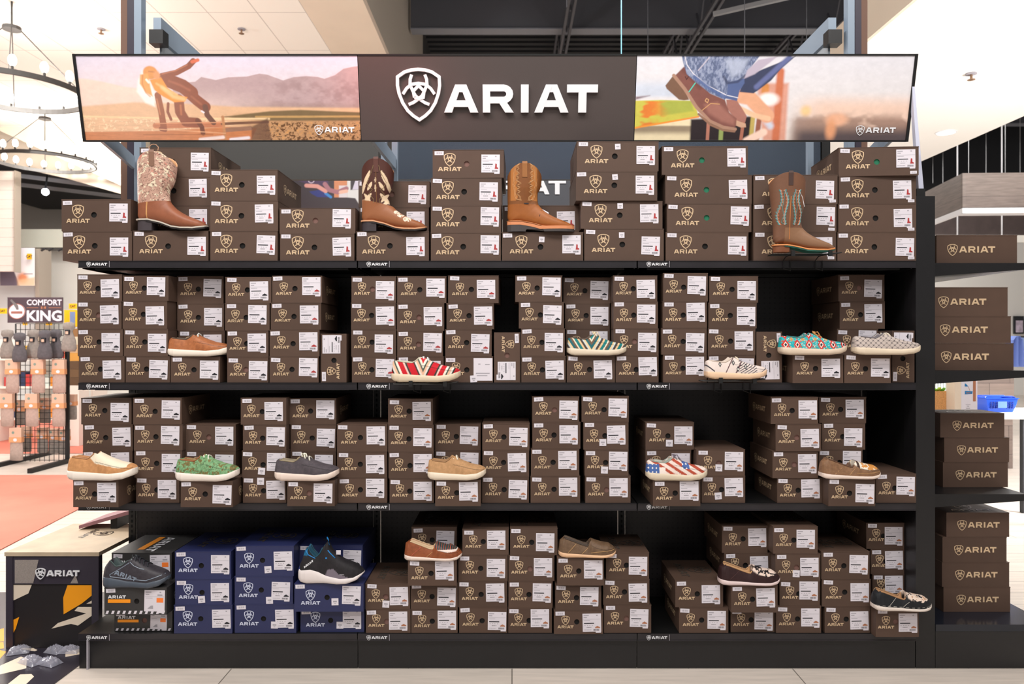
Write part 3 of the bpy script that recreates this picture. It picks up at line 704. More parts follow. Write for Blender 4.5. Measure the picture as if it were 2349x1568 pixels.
# centre sign
t, w = header(hx[1], hx[2], 'dark header sign with large raised white shield and letters')
MB().box(-w, w, -.001, .0012, .007, HH - .007).build('sign_face', mat('dark_brown_vinyl', C(74, 64, 62), .42, spec=.5, bump=.06, bscale=300), t)
u = .1175
k1 = MB(); add_word(k1, 0, 0, u, .016, y=-.018); ltr = k1.build('raised_letters', M_decal, t, fix=True)
k2 = MB(); add_shield(k2, 0, 0, u*1.02, .014, y=-.016, lw=.115); shd = k2.build('raised_shield', M_decal, t, fix=True)
mid = (hx[1] + hx[2])/2
ltr.location = (WX(1019, .05) - mid, 0, (WZ(256, .055) - BZ)/math.cos(tilt) - .004)
shd.location = (WX(962, .05) - mid, 0, (WZ(217, .05) - BZ)/math.cos(tilt) - .002)

# right picture: booted feet hanging over a fence rail
t, w = header(hx[2], hx[3], 'wide printed header sign of denim legs and brown boots on a rail')
p = Paint(760, 236, 2150, 665)
def q(*pts): return [(a - 60, b - 88) for a, b in pts]
p.vgrad(0, Cn(224, 222, 230), 665, Cn(236, 228, 224))
p.fill(Cn(196, 208, 228), .7*(1 - smooth(300, 520, p.x))*smooth(150, 260, p.z)*(1 - smooth(300, 340, p.z)))
p.fill(Cn(240, 200, 176), .8*smooth(260, 420, p.z)*smooth(1150, 1500, p.x))
p.fill(Cn(150, 118, 104), .85*smooth(420, 520, p.z)*smooth(1180, 1300, p.x)*smooth(.35, .6, p.fbm(14, 6, 5) + .25*smooth(400, 600, p.z)))
p.fill(Cn(82, 72, 76), .95*smooth(520, 640, p.z)*smooth(1200, 1350, p.x))
p.ell(1590, 500, 85, 50, Cn(238, 182, 150), .5); p.ell(1550, 580, 40, 80, Cn(226, 160, 120), .6)
p.ell(1340, 430, 40, 40, Cn(246, 200, 120), .6, .7)
p.fill(Cn(238, 220, 178), .9*smooth(470, 520, p.z)*(1 - smooth(460, 520, p.x)))
p.fill(Cn(120, 100, 84), .8*smooth(540, 560, p.z)*(1 - smooth(580, 640, p.z))*(1 - smooth(440, 500, p.x)))
p.poly(q((60,408),(170,398),(60,430)), Cn(120, 92, 104), 12)
p.poly(q((500,585),(1000,560),(1000,760),(500,760)), Cn(44, 34, 38), 12)
p.poly(q((1000,300),(1250,300),(1260,760),(1080,760)), Cn(218, 150, 126), 18, .9)
p.line(q((640,600),(640,760)), 26, Cn(184, 122, 104), 4); p.line(q((745,640),(745,760)), 34, Cn(150, 164, 96), 6); p.line(q((915,610),(905,760)), 26, Cn(176, 112, 92), 4)
p.line(q((990,560),(985,720)), 34, Cn(196, 172, 96), 8); p.line(q((1040,560),(1030,740)), 40, Cn(156, 96, 76), 8)
p.line(q((1070,330),(1070,420)), 60, Cn(212, 140, 80), 12); p.line(q((1180,210),(1180,740)), 60, Cn(206, 118, 84), 14); p.ell(1040, 340, 80, 50, Cn(252, 246, 244), .4)
p.line(q((950,760),(1080,690)), 60, Cn(250, 214, 196), 12); p.line(q((1100,600),(1130,640)), 50, Cn(206, 210, 226), 20)
p.poly(q((50,438),(260,432),(520,440),(560,560),(50,660)), Cn(204, 196, 84), 6); p.poly(q((250,440),(500,440),(520,520),(260,560)), Cn(168, 176, 78), 12, .9)
p.fill(Cn(226, 116, 50), .9*smooth(.45, .6, p.fbm(12, 8, 2))*(p.z > 355)*(1 - smooth(560, 570, p.z + p.x*.18))*(1 - smooth(120, 300, p.x)))
p.line(q((60,655),(560,565)), 14, Cn(240, 150, 60), 5)
dn, dn2, dn3 = Cn(112, 124, 158), Cn(164, 172, 198), Cn(62, 68, 96)
p.line(q((860,400),(960,420),(1100,560)), 110, Cn(232, 172, 138), 10); p.line(q((880,500),(1000,555),(1110,580)), 40, Cn(240, 196, 160), 8)
p.poly(q((900,250),(1290,88),(1180,190),(1110,280),(1010,360),(980,380),(870,370)), dn3, 6); p.line(q((1000,330),(1240,100)), 40, Cn(104, 112, 160), 12)
boot, boot2, sole = Cn(132, 84, 76), Cn(170, 116, 104), Cn(124, 92, 74)
p.poly(q((770,430),(850,430),(900,500),(940,560),(930,610),(860,600),(780,500)), boot2, 5); p.poly(q((850,590),(935,620),(940,650),(900,652),(820,620)), Cn(206, 164, 138), 4)
p.poly(q((750,300),(900,260),(905,300),(870,360),(855,440),(760,420)), Cn(88, 104, 150), 5); p.line(q((770,395),(860,415)), 8, Cn(214, 214, 226), 2)
p.poly(q((350,235),(288,320),(300,345),(400,430),(440,435),(480,430),(440,350)), sole, 5)
p.poly(q((360,240),(430,170),(520,250),(640,380),(760,430),(800,530),(860,580),(860,640),(820,670),(640,600),(520,480),(440,350)), boot, 6)
p.poly(q((600,470),(700,450),(790,530),(850,590),(840,630),(740,600),(640,540)), boot2, 20, .8); p.line(q((430,200),(560,330)), 40, Cn(112, 66, 62), 16, .7)
p.line(q((350,240),(440,345),(540,490),(650,600),(760,650),(855,665)), 26, Cn(176, 136, 116), 4); p.line(q((560,545),(660,630),(760,672),(850,682)), 18, Cn(150, 112, 92), 4)
p.line(q((585,515),(650,460),(720,465)), 6, Cn(210, 160, 110), 2); p.line(q((605,440),(615,420),(632,430),(625,455),(605,440)), 6, Cn(220, 170, 120), 2)
p.line(q((475,368),(520,300)), 9, Cn(90, 200, 180), 2); p.line(q((440,250),(452,272),(465,250)), 7, Cn(80, 44, 44), 2)
p.poly(q((405,88),(1010,88),(960,160),(900,260),(775,300),(775,390),(760,432),(640,380),(520,290),(450,230),(415,130)), dn, 5)
fb = p.fbm(150, 22, 12); ins = 1 - smooth(-6, 0, p.sdf(q((405,88),(1010,88),(960,160),(900,260),(775,300),(775,390),(760,432),(640,380),(520,290),(450,230),(415,130))))
p.fill(dn2, .75*ins*smooth(.40, .70, fb)); p.fill(dn3, .4*ins*(1 - smooth(.30, .55, fb)))
p.line(q((430,92),(450,160),(500,225),(620,320),(765,392)), 7, Cn(226, 222, 232), 2); p.line(q((510,250),(640,345),(755,410)), 26, Cn(84, 104, 156), 6, .8)
fl = p.fbm(50, 20, 33); p.c *= (1 + .14*(fl - .5))[..., None]
p.line(q((740,250),(770,300),(850,290),(905,240)), 18, dn3, 8, .8); p.line(q((620,100),(540,200)), 10, Cn(206, 196, 210), 4, .8); p.poly(q((740,120),(930,110),(880,220),(800,260)), Cn(186, 194, 216), 24, .8)
p.poly(q((920,200),(1000,120),(1150,92),(1080,150),(980,230),(900,265)), Cn(190, 178, 196), 8)
o = p.build('picture_print', -w, w, .007, HH - .007, -.0006, t, M_print)
lg = logo_line(.0232, 0, k=1.0).build('logo', M_decal, t); lg.location = (WX(2008, .05) - (hx[2] + hx[3])/2 + .013, -.003, .050)
for xx in (hx[0] - .004, hx[3] + .004):
    e = MB().box(-.006, .006, -.006, .032, 0, HH).build('header_end_cap', M_dsteel)
    e.location = (xx, BY, BZ); e.rotation_euler = (tilt, 0, 0)
    tag(e, f"thin black edge strip closing the {'left' if xx < 0 else 'right'} end of the header signs", 'trim')

# backs of the signs on the opposite side, and the banner behind
M_back1 = mat('dark_grey_panel', C(60, 58, 56), .6)
M_back2 = mat('blue_grey_hammered_panel', C(68, 78, 92), .42, metal=.5, bump=.9, bscale=700)
tag(MB().box(WX(345,.95), WX(868,.95), .95, .99, WZ(411,.95), 2.74).build('grey_panel', M_back1), 'plain dark grey back of a header sign behind the left boxes', 'panel')
tag(MB().box(WX(905,.95), WX(1882,.95), .95, .99, WZ(411,.95), 2.74).build('hammered_panel', M_back2), 'blue grey hammered metal back panel behind the top boxes', 'panel')
tag(MB().box(WX(1884,.95), WX(1903,.95), .94, .99, 1.8, 2.74).build('metal_upright', M_dsteel), 'narrow dark upright edging the blue grey back panel', 'post')
YBB = 2.6
rb = thing('rear_banner', 'distant banner with white letters seen through the gap behind the boots', 'sign', (0, YBB, 0))
MB().box(WX(850,YBB), WX(1480,YBB), 0, .03, WZ(480,YBB), WZ(405,YBB)).build('sign_face', mat('charcoal_vinyl', C(58, 58, 66), .5), rb)
mb = MB(); add_word(mb, 0, 0, .118, .012); mm = mb.build('raised_letters', M_decal, rb, fix=True); mm.location = (WX(1298,YBB) - 5.75*.118, -.014, WZ(446,YBB))
p = Paint(150, 60, 190, 75)
def q(*pts): return [(a/11.745, b/11.745 - 12) for a, b in pts]
p.vgrad(0, Cn(60, 52, 58), 75, Cn(64, 52, 56))
p.poly(q((350,150),(1130,150),(1160,340),(900,400),(880,340),(560,330),(350,260)), Cn(74, 54, 84), 1)
p.ell(59, 9, 7, 6, Cn(206, 190, 206), .2); p.ell(59, 9, 5, 4.4, Cn(70, 50, 76), .2)
p.poly(q((1310,160),(1660,160),(1660,700),(1310,700)), Cn(206, 134, 96), 1); p.poly(q((1440,380),(1660,380),(1660,700),(1440,700)), Cn(216, 206, 210), 1)
p.poly(q((1660,160),(1750,160),(1750,500),(2140,480),(2120,900),(1990,900),(1880,720),(1660,700)), Cn(218, 214, 212), 1); p.poly(q((1910,160),(2000,160),(2140,480),(1800,490)), Cn(206, 198, 214), 1)
p.poly(q((640,540),(900,500),(1100,560),(1260,700),(860,690),(700,600)), Cn(50, 56, 120), 1); p.line(q((1080,590),(1220,690)), 6, Cn(60, 130, 196), 1)
p.line(q((560,380),(860,400),(1080,530)), 9, Cn(214, 150, 140), 1); p.line(q((1060,340),(1180,500),(1400,560),(1640,460)), 10, Cn(164, 110, 120), 1); p.line(q((1480,560),(1640,530)), 8, Cn(230, 180, 160), 1)
p.build('picture_print', WX(655,YBB), WX(845,YBB), WZ(480,YBB), WZ(405,YBB), 0, rb, M_print)

# ------------------------------------------------------------------ right hand end unit, its shelves and boxes
eu = thing('end_shelving', 'black steel end shelving with boxes stacked side-on at far right', 'shelving', (1.86, .1, 0))
def eb(name, mb, m): o = mb.build(name, m, eu); o.location = (-1.86, -.1, 0); return o
EX0 = xb + .002
for z, Y in ((WZ(605, .14), .14), (WZ(849, .14), .14), (WZ(1117, .26), .26)):
    mb = MB(); x2 = EX0 + .46; f = .10
    mb.add([(EX0,f,z-.062),(x2,f,z-.030),(x2,f,z),(EX0,f,z),(EX0,f+.9,z-.062),(x2,f+.9,z-.030),(x2,f+.9,z),(EX0,f+.9,z)],
           [(0,1,2,3),(7,6,5,4),(0,4,5,1),(1,5,6,2),(2,6,7,3),(3,7,4,0)])
    eb('shelf', mb, M_steel)
eb('base_deck', MB().box(EX0, EX0 + .50, .002, 1.1, WZ(1432, .0) - .03, WZ(1432, .0)), mat('glossy_black_deck', C(26, 30, 40), .18))
eb('kick_plate', MB().box(EX0, EX0 + .48, .004, 1.1, 0.0, WZ(1432, 0) - .031), M_steel)
eb('back_panel', MB().box(EX0 + .0, EX0 + .01, .20, 1.1, .2, 1.75), M_peg)
ENDB = [(1, [(2333, 184, 539)]), (2, [(2325, 180, 786.6), (2318.7, 174, 725), (2311.5, 168, 658.5)]),
        (3, [(2312, 149, 1059.5), (2315, 149, 1003), (2304, 147, 947)]), (4, [(2317.4, 153, 1345.5), (2315, 154, 1289), (2309, 147, 1231), (2315, 144, 1175)])]
EZ = {1: WZ(605,.14), 2: WZ(849,.14), 3: WZ(1117,.26), 4: WZ(1432,0)}
EY = {1: .14, 2: .14, 3: .26, 4: .155}
NM = {1: ['only'], 2: ['lowest', 'middle', 'topmost'], 3: ['lowest', 'middle', 'topmost'], 4: ['lowest', 'second lowest', 'third lowest', 'topmost']}
def end_box(Xr, Y, z, h, depth, wid, label, k):
    r_ = make_box('boot_box' if k < 3 else 'shoe_box', label, Xr - wid/2, Xr + wid/2, 0, z, h, depth, 'boot' if k < 3 else 'shoe', group='boxes on the end shelving', sides=0)
    ALLBOX.pop()
    r_.location = (Xr, Y + wid/2, z); r_.rotation_euler = (0, 0, R(90))
    u = .0285 if k < 3 else .0252
    link('side_logo', SIDE['brown'], r_, (-wid/2 - .0015, depth*{1: .57, 2: .62}.get(k, .49), h*.5), (0, 0, R(-90)), u)
    link('top_logo', TOPL, r_, (0, depth*.5, h + .001), (R(-90), 0, R(-90)), .034)
    return r_
for k, bs in ENDB:
    z = EZ[k] + .0005; s = sc_at(EY[k])
    for i, (xr, wpx, yt) in enumerate(bs):
        zt = WZ(yt, EY[k]); h = zt - z; dd = wpx/s if k > 1 else .365
        h = min(max(h, .105), .135)
        end_box((xr - CX)/s, EY[k], z, h, dd, .26 if k < 3 else .19, f"brown box lying side-on, {NM[k][i]} on the end unit's {['','top','second','third','bottom'][k]} shelf", k)
        z += h + .0004
end_box(WX(2197, .50), .50, EZ[3] + .001, .205, .30, .2, 'brown box behind the side-on stack on the third end shelf', 3)

# ------------------------------------------------------------------ wire shoe holders clipped to the shelf edge
def wire_holder(px0, px1, zt, zs, Yc, label):
    x0, x1 = WX(px0, Yc), WX(px1, Yc); t = thing('wire_shoe_holder', label, 'holder', ((x0+x1)/2, Yc, zs)); w = (x1 - x0)/2; h = zt - zs; r = .0022
    mb = MB()
    for y in (-.035, .0, .035): mb.tube([(-w, y, h - r), (w*.55, y, h - r), (w, y*.5, h + .006)], r)
    mb.tube([(-w, -.035, h - r), (-w, .035, h - r)], r); mb.tube([(w, -.018, h+.006), (w, .018, h+.006)], r)
    for x in (-w*.45, w*.5):
        mb.tube([(x, -.04, h - .004), (x, .04, h - .004), (x, -Yc - .013, .002), (x, -Yc - .013, -.035), (x + .03, -Yc - .013, -.045), (x + .03, -Yc - .013, .0)], r)
    mb.build('wire_frame', M_dsteel, t)
    for x in (-w*.45, w*.62): MB().box(x - .008, x + .008, -.042, -.035, h - .012, h + .012).build('clip', M_dsteel, t)
    return t
wire_holder(905, 1050, WZ(878.5, -.075), ZS[2], -.075, 'black wire shoe holder under the red striped shoe')
wire_holder(1608, 1752, WZ(871.5, -.075), ZS[2], -.075, 'black wire shoe holder under the black and white shoe')
wire_holder(1768, 1926, WZ(583, -.085), ZS[1], -.085, 'black wire boot holder under the turquoise stitched boot')
# ------------------------------------------------------------------ shoes
def crv(pts):
    P = np.array(pts, float)
    def f(t):
        t = np.asarray(t, float); g = np.linspace(0, 1, 401); y = np.interp(g, P[:, 0], P[:, 1])
        k = np.array([1, 4, 6, 4, 1.]); k /= k.sum(); yp = np.pad(y, 8, mode='edge')
        for _ in range(2): yp = np.convolve(yp, k, 'same')
        return np.interp(t, g, yp[8:-8])
    return f
def hash2(a, b): v = np.sin(a*127.1 + b*311.7)*43758.5453; return v - np.floor(v)
def vnoise(x, y):
    i, j = np.floor(x), np.floor(y); a, b = x - i, y - j; a = a*a*(3-2*a); b = b*b*(3-2*b)
    return (hash2(i, j)*(1-a) + hash2(i+1, j)*a)*(1-b) + (hash2(i, j+1)*(1-a) + hash2(i+1, j+1)*a)*b
def fb2(x, y): return .5*vnoise(x, y) + .3*vnoise(2*x+7, 2*y) + .2*vnoise(4*x, 4*y+3)

KIND = {
 'moc': dict(H=.305, zb=[(0,.055),(.05,.018),(.13,0),(.68,0),(.85,.018),(.95,.052),(1,.09)], zs=[(0,.120),(.1,.118),(.35,.100),(.65,.088),(.85,.105),(1,.155)],
             zt=[(0,.28),(.04,.30),(.12,.288),(.3,.268),(.36,.30),(.41,.345),(.47,.340),(.52,.318),(.6,.280),(.75,.228),(.88,.206),(.95,.188),(1,.155)], op=(.07, .42), seam=[(.44,.235),(.6,.205),(.8,.165),(.93,.150),(.97,.16)], sw=1.05),
 'cruiser': dict(H=.32, zb=[(0,.03),(.05,.008),(.15,0),(.8,0),(.92,.014),(1,.065)], zs=[(0,.095),(.15,.075),(.5,.052),(.8,.05),(.93,.07),(1,.105)],
             zt=[(0,.27),(.07,.325),(.12,.315),(.3,.25),(.44,.20),(.50,.19),(.53,.25),(.56,.30),(.64,.268),(.75,.235),(.88,.215),(.95,.17),(1,.11)], op=(.09, .53), seam=[(.55,.215),(.65,.165),(.8,.135),(.93,.14),(.97,.16)], sw=1.03),
 'sneak': dict(H=.40, zb=[(0,.03),(.04,.008),(.12,0),(.5,.004),(.72,0),(.88,.03),(1,.12)], zs=[(0,.16),(.15,.15),(.4,.10),(.7,.085),(.9,.125),(1,.165)],
             zt=[(0,.30),(.08,.41),(.12,.395),(.2,.315),(.28,.325),(.38,.40),(.45,.435),(.52,.41),(.65,.33),(.8,.275),(.93,.225),(1,.16)], op=(.10, .40), seam=None, sw=1.06),
 'knit': dict(H=.60, zb=[(0,.075),(.05,.03),(.15,.008),(.4,.012),(.6,0),(.75,.01),(.9,.06),(1,.15)], zs=[(0,.16),(.03,.22),(.06,.20),(.2,.215),(.32,.18),(.45,.12),(.65,.085),(.85,.10),(1,.165)],
             zt=[(0,.22),(.05,.36),(.08,.50),(.13,.55),(.18,.47),(.26,.39),(.32,.44),(.38,.56),(.44,.62),(.5,.50),(.57,.41),(.7,.335),(.85,.28),(.95,.215),(1,.16)], op=(.11, .37), seam=None, sw=1.06),
}
WY = [(0,.0),(.008,.40),(.025,.58),(.06,.72),(.13,.80),(.3,.77),(.45,.80),(.6,.93),(.72,1.0),(.84,.93),(.92,.74),(.965,.52),(.99,.28),(1,.0)]
M_up = {}
def build_shoe(name, label, px0, px1, Yc, zbase, kind, colf, sole_col, lace=None, inner=(90, 74, 62), tilt_=0.0, rough=.75, sole_rough=.6, grp=None, extras=(), hs=1.0):
    K = KIND[kind]; s = sc_at(Yc); L = (px1 - px0)/s; X0 = (px0 - CX)/s
    root = thing(name, label, 'shoe', (X0, Yc, zbase), (0, R(-tilt_), 0), grp)
    nt = 190; th = (1 - np.cos(np.linspace(0, np.pi, nt)))/2; t = .5*th + .5*np.linspace(0, 1, nt)
    hw = np.interp(t, *np.array(WY).T)*.047
    zb, zs, zt = crv(K['zb'])(t)*L*hs, crv(K['zs'])(t)*L*hs, crv(K['zt'])(t)*L*hs
    # sole
    P = []
    for i in range(nt):
        W = hw[i]*K['sw'] + .0015; a, b = zb[i], zs[i]; x = t[i]*L; e = (b - a)
        P.append([(x, -W*.86, a), (x, -W*.97, a + e*.12), (x, -W*1.03, a + e*.35), (x, -W*1.02, a + e*.7), (x, -W*.97, b - e*.05), (x, -W*.92, b), (x, W*.92, b), (x, W*.97, b - e*.05), (x, W*1.03, a + e*.5), (x, W*.97, a + e*.12), (x, W*.86, a)])
    mb = MB(); mb.grid(P, closev=True)
    ns = len(P[0]); mb.f.append(tuple(range(ns))); mb.m.append(0); e0 = (nt-1)*ns; mb.f.append(tuple(e0 + k for k in range(ns-1, -1, -1))); mb.m.append(0)
    mb.build('sole', mat('sole_%d_%d_%d' % sole_col, C(*sole_col), sole_rough), root, smooth=True, fix=True)
    # upper
    o0, o1 = K['op']; nv = 96; V = np.linspace(0, 1, nv); P = np.zeros((nt, nv, 3))
    opn = np.clip((t - o0 + .03)/.03, 0, 1)*np.clip((o1 + .03 - t)/.03, 0, 1)
    for i in range(nt):
        W = hw[i]; base = zs[i] - .004; H = zt[i] - base
        a = np.pi*V; yc = -W*np.sign(np.cos(a))*np.abs(np.cos(a))**.75; zc = base + H*np.sin(a)**.62
        vm = np.where(V <= .5, V, 1 - V); sg = np.where(V <= .5, -1, 1)
        f1 = np.clip(vm/.36, 0, 1); yo = W*(1 - .30*f1**1.6); zo = base + H*f1
        f2 = np.clip((vm - .36)/.14, 0, 1); yo = np.where(vm > .36, W*.70 - .004*np.minimum(f2*4, 1) - f2*(W*.70 - .004), yo); zo = np.where(vm > .36, base + H - (H - .012)*smooth(.05, .5, f2), zo)
        yo = yo*sg
        P[i, :, 0] = t[i]*L; P[i, :, 1] = yc*(1 - opn[i]) + yo*opn[i]; P[i, :, 2] = zc*(1 - opn[i]) + zo*opn[i]
    # lean of the heel and toe so the ends are not vertical
    hh = np.clip((P[:, :, 2] - zs[:, None])/(.3*L), 0, 1.3)
    P[:, :, 0] += np.where(t[:, None] < .5, (1 - t[:, None]*2)*.035*L*hh, -(t[:, None]*2 - 1)**3*.02*L*hh)
    tt = P[:, :, 0]/L; zz = P[:, :, 2]/L/hs
    col = colf(tt, zz, P[:, :, 1]/.047)
    vi = np.tile(np.minimum(V, 1 - V), (nt, 1)); ins = ((vi > .375) & (opn[:, None] > .6))
    col = np.where(ins[..., None], Cn(*inner), col)
    if K['seam']:
        sx = np.array(K['seam']); zsm = np.interp(tt, sx[:, 0], sx[:, 1], left=9, right=9)
        col = np.where((np.abs(zz - zsm) < .006)[..., None], col*.55, col)
    me = MB(); me.grid(P.tolist()); mm = vmat('shoe_upper_%g' % rough, rough, .35, bump=.12, bscale=500)
    up = me.build('upper', mm, root, smooth=True, colors=col.reshape(-1, 3))
    bvh = BVHTree.FromPolygons([Vector(v) for v in me.v], me.f)
    def side(x, z, off=.0008):
        z = z*hs; h = bvh.ray_cast(Vector((x*L, -.2, z*L)), Vector((0, 1, 0)))
        return Vector((x*L, (h[0].y if h[0] else -.03) - off, z*L))
    def crest(x, y=0, off=.001):
        h = bvh.ray_cast(Vector((x*L, y, .4)), Vector((0, 0, -1)))
        return Vector((x*L, y, (h[0].z if h[0] else .05) + off))
    # collar binding
    for k0 in (int(.36*(nv-1)), nv - 1 - int(.36*(nv-1))):
        pts = [P[i, k0] for i in range(nt) if opn[i] > .9]
        mb = MB(); mb.tube([tuple(p_) for p_ in pts[::3]], .0028, 6); mb.build('collar', mat('collar_%d_%d_%d' % inner, C(*inner), .7), up, smooth=True)
    if lace:
        lc, lx = lace; mb = MB()
        for x in lx:
            y = .018; mb.tube([crest(x + .03, -y*1.25, .0), crest(x+.012, -y*.8, .004), crest(x, 0, .006), crest(x + .012, y*.8, .004), crest(x + .03, y*1.25, 0)], .0028, 6)
        c = crest(lx[0], -.004, .008); mb.ball(c, .0062, sx=1.2)
        mb.tube([c, c + Vector((.010, -.012, .004)), c + Vector((.016, -.020, -.010))], .0024, 5); mb.tube([c, c + Vector((-.010, -.010, .006)), c + Vector((-.004, -.022, -.008))], .0024, 5)
        mb.build('lace', mat('lace_%d_%d_%d' % lc, C(*lc), .8), root, smooth=True)
    for ex in extras: ex(root, side, crest, L, up)
    return root

def plain(c1, c2=None, amp=.12, sc1=28):
    a, b = Cn(*c1), Cn(*(c2 or c1))
    def f(x, z, y):
        n = fb2(x*sc1, z*sc1 + y*2)[..., None]; c = a*(1 - n) + b*n; return c*(1 + amp*(n - .5)*2)
    return f
def stripes(cols, widths, ang=0.0, freq=1.0, wob=0.0, chev=None):
    W = np.cumsum(widths)/sum(widths); A = np.array([Cn(*c) for c in cols])
    def f(x, z, y):
        k = x*math.cos(ang) + z*math.sin(ang)
        if chev is not None: k = np.where(x > chev, 2*chev*math.cos(ang) - x*math.cos(ang) + z*math.sin(ang)*1.0, k)
        if wob: k = k + wob*np.sin(z*60)
        u = (k*freq) % 1.0; idx = np.searchsorted(W, u).clip(0, len(cols)-1); return A[idx]
    return f
def band(x, a, b): return ((x > a) & (x < b))

def tag_patch(x0, z0, x1, z1, m, nm):
    def ex(root, side, crest, L, up):
        mb = MB(); n = 6
        P = [[tuple(side(x0 + (x1-x0)*i/n, z0 + (z1-z0)*j/3, .0012)) for j in range(4)] for i in range(n+1)]
        mb.grid(P); mb.build(nm, m, up)
    return ex
def side_word(x, z, u, ang, m):
    def ex(root, side, crest, L, up):
        mb = MB(); ca, sa = math.cos(ang), math.sin(ang)
        for p_ in WORD: 
            V_ = [side(x + (a*ca - b*sa)*u, z + (a*sa + b*ca)*u, .0016) for a, b in p_]
            mb.add([tuple(v) for v in V_], [tuple(range(len(V_)))])
        mb.build('word_print', m, up)
    return ex
def side_line(pts, r, m, nm='stitching', dash=False):
    def ex(root, side, crest, L, up):
        mb = MB(); P_ = []
        for i in range(len(pts) - 1):
            for k in range(6): a = k/6; P_.append((pts[i][0]*(1-a) + pts[i+1][0]*a, pts[i][1]*(1-a) + pts[i+1][1]*a))
        P_.append(pts[-1]); Q = [side(*p_) for p_ in P_]
        if dash:
            for i in range(0, len(Q) - 1, 2): mb.tube([Q[i], Q[i+1]], r, 4)
        else: mb.tube(Q, r, 4)
        mb.build(nm, m, up)
    return ex

# patterns ----------------------------------------------------------
serape = stripes([(196,20,36),(40,44,40),(226,216,206),(226,180,150),(70,84,74),(232,222,206),(196,20,36),(232,190,180),(48,56,50)], [3,.7,.8,1,.7,1,2.2,.8,.8], .45, 3.1, chev=.47)
teal = stripes([(20,120,120),(222,186,140),(70,60,58),(196,206,206),(226,196,150),(30,96,104),(110,84,66),(232,214,190)], [1.6,1,1.2,.7,.9,1.3,1,.7], .55, 4.2, chev=.40)
def zebra(x, z, y):
    c = np.ones(x.shape + (3,))*Cn(224,208,200); k = (x*.62 - z*1.0)
    st = ((k*26) % 1 < .38) & (x > .52) & (x < .80); c[st] = Cn(74,66,74)
    for (a, w_) in ((.36,.008),(.52,.010)): c[np.abs(x - z*.5 - a + .10) < w_] = Cn(90,56,60)
    for cx_, cz_ in ((.22,.235),(.50,.16),(.62,.20),(.43,.26)):
        d = np.abs(x - cx_)/.026 + np.abs(z - cz_)/.05; c[d < 1] = Cn(34,32,44); c[d < .45] = Cn(232,226,216)
    c[(np.abs((z - .18) + (x - .06)*.8) < .012) & (x < .13)] = Cn(44,40,50); c[(np.abs(x*.7 - z - .50) < .006)] = Cn(84,78,84); return c
def aztec(x, z, y):
    c = np.ones(x.shape + (3,))*Cn(26,170,176); px, pz = .17, .17
    u = ((x + .02) % px)/px - .5; v = ((z - .075) % pz)/pz - .5; d = np.abs(u)*1.15 + np.abs(v)
    c[d > .86] = Cn(196,146,88); d2 = np.abs(u)*1.5 + np.abs(v)*.9
    c[d2 < .47] = Cn(206,40,34); c[d2 < .27] = Cn(238,228,214); c[d2 < .16] = Cn(40,36,60)
    tri = (np.abs(((x*2 + .02) % px)/px - .5) + np.abs(((z*2) % pz)/pz - .5)) < .20; c[tri & (d > .45)] = Cn(190,60,44)
    c[(fb2(x*90, z*90) > .68) & (d2 > .5)] = Cn(232,222,204); return c
def lattice(x, z, y):
    c = np.ones(x.shape + (3,))*Cn(192,178,170); k = .075
    a = np.abs(((x + z) % k)/k - .5); b = np.abs(((x - z) % k)/k - .5)
    c[(a < .07) | (b < .07)] = Cn(150,138,134); c[(a < .17) & (b < .17)] = Cn(92,84,84); return c
def flag(x, z, y):
    c = np.ones(x.shape + (3,))*Cn(232,214,204); c[((x*.75 + z*1.2)*7.5 % 1) < .46] = Cn(176,74,52)
    bl = (x < .20) & (z < .25) | ((x > .56) & (x < .68) & (z > .18)); c[bl] = Cn(70,100,160)
    px = .06; u = (x % px)/px - .5; v = ((z + .02) % px)/px - .5; st = (np.abs(u) + np.abs(v)) < .26; c[bl & st] = Cn(236,230,226)
    w_ = band(x, .20, .30); c[w_ & (z < .2)] = Cn(236,222,212); return c
def green(x, z, y):
    n = fb2(x*60, z*60)[..., None]; n2 = fb2(x*25 + 9, z*25)[..., None]
    c = Cn(74,128,86)*(1-n) + Cn(150,190,140)*n; c = np.where(n2 > .60, Cn(120,104,60), c); return np.where((np.abs(fb2(x*18, z*18) - .5) < .02)[..., None], Cn(70,96,60), c)
def tancream(x, z, y):
    c = plain((188,132,84), (206,150,100))(x, z, y); v = z > np.interp(x, [.34,.44,.62,.8,.93], [.30,.215,.185,.155,.17]); m_ = v & (x > .34) & (x < .90)
    c[m_] = Cn(236,222,198); return c
def vamp(base, pat):
    def f(x, z, y):
        c = base(x, z, y); v = (z > np.interp(x, [.52,.60,.75,.90,.95], [.24,.175,.148,.158,.2])) & (x > .53) & (x < .94); c[v] = pat(x, z, y)[v]; return c
    return f
def cow(x, z, y):
    n = fb2(x*22, z*22 + y); c = np.ones(x.shape + (3,))*Cn(230,206,192); c[n > .56] = Cn(28,22,26); return c
def cow2(x, z, y):
    n = fb2(x*24 + 5, z*24 + y); c = np.ones(x.shape + (3,))*Cn(226,204,188); c[n > .54] = Cn(24,24,28); c[n < .3] = Cn(190,150,120); return c
def serv(x, z, y):
    n = (x*40 + z*20) % 1; c = np.ones(x.shape + (3,))*Cn(40,40,48); c[n > .6] = Cn(60,90,80); c[(x*26) % 1 > .8] = Cn(196,80,60); c[z < .19] = Cn(230,210,200); return c
def orangev(x, z, y):
    c = np.ones(x.shape + (3,))*Cn(206,140,70); c[fb2(x*24, z*24) > .52] = Cn(232,222,206); c[(x > .56) & (x < .60)] = Cn(60,36,28); return c
black_knit = plain((26,24,26), (38,34,38))
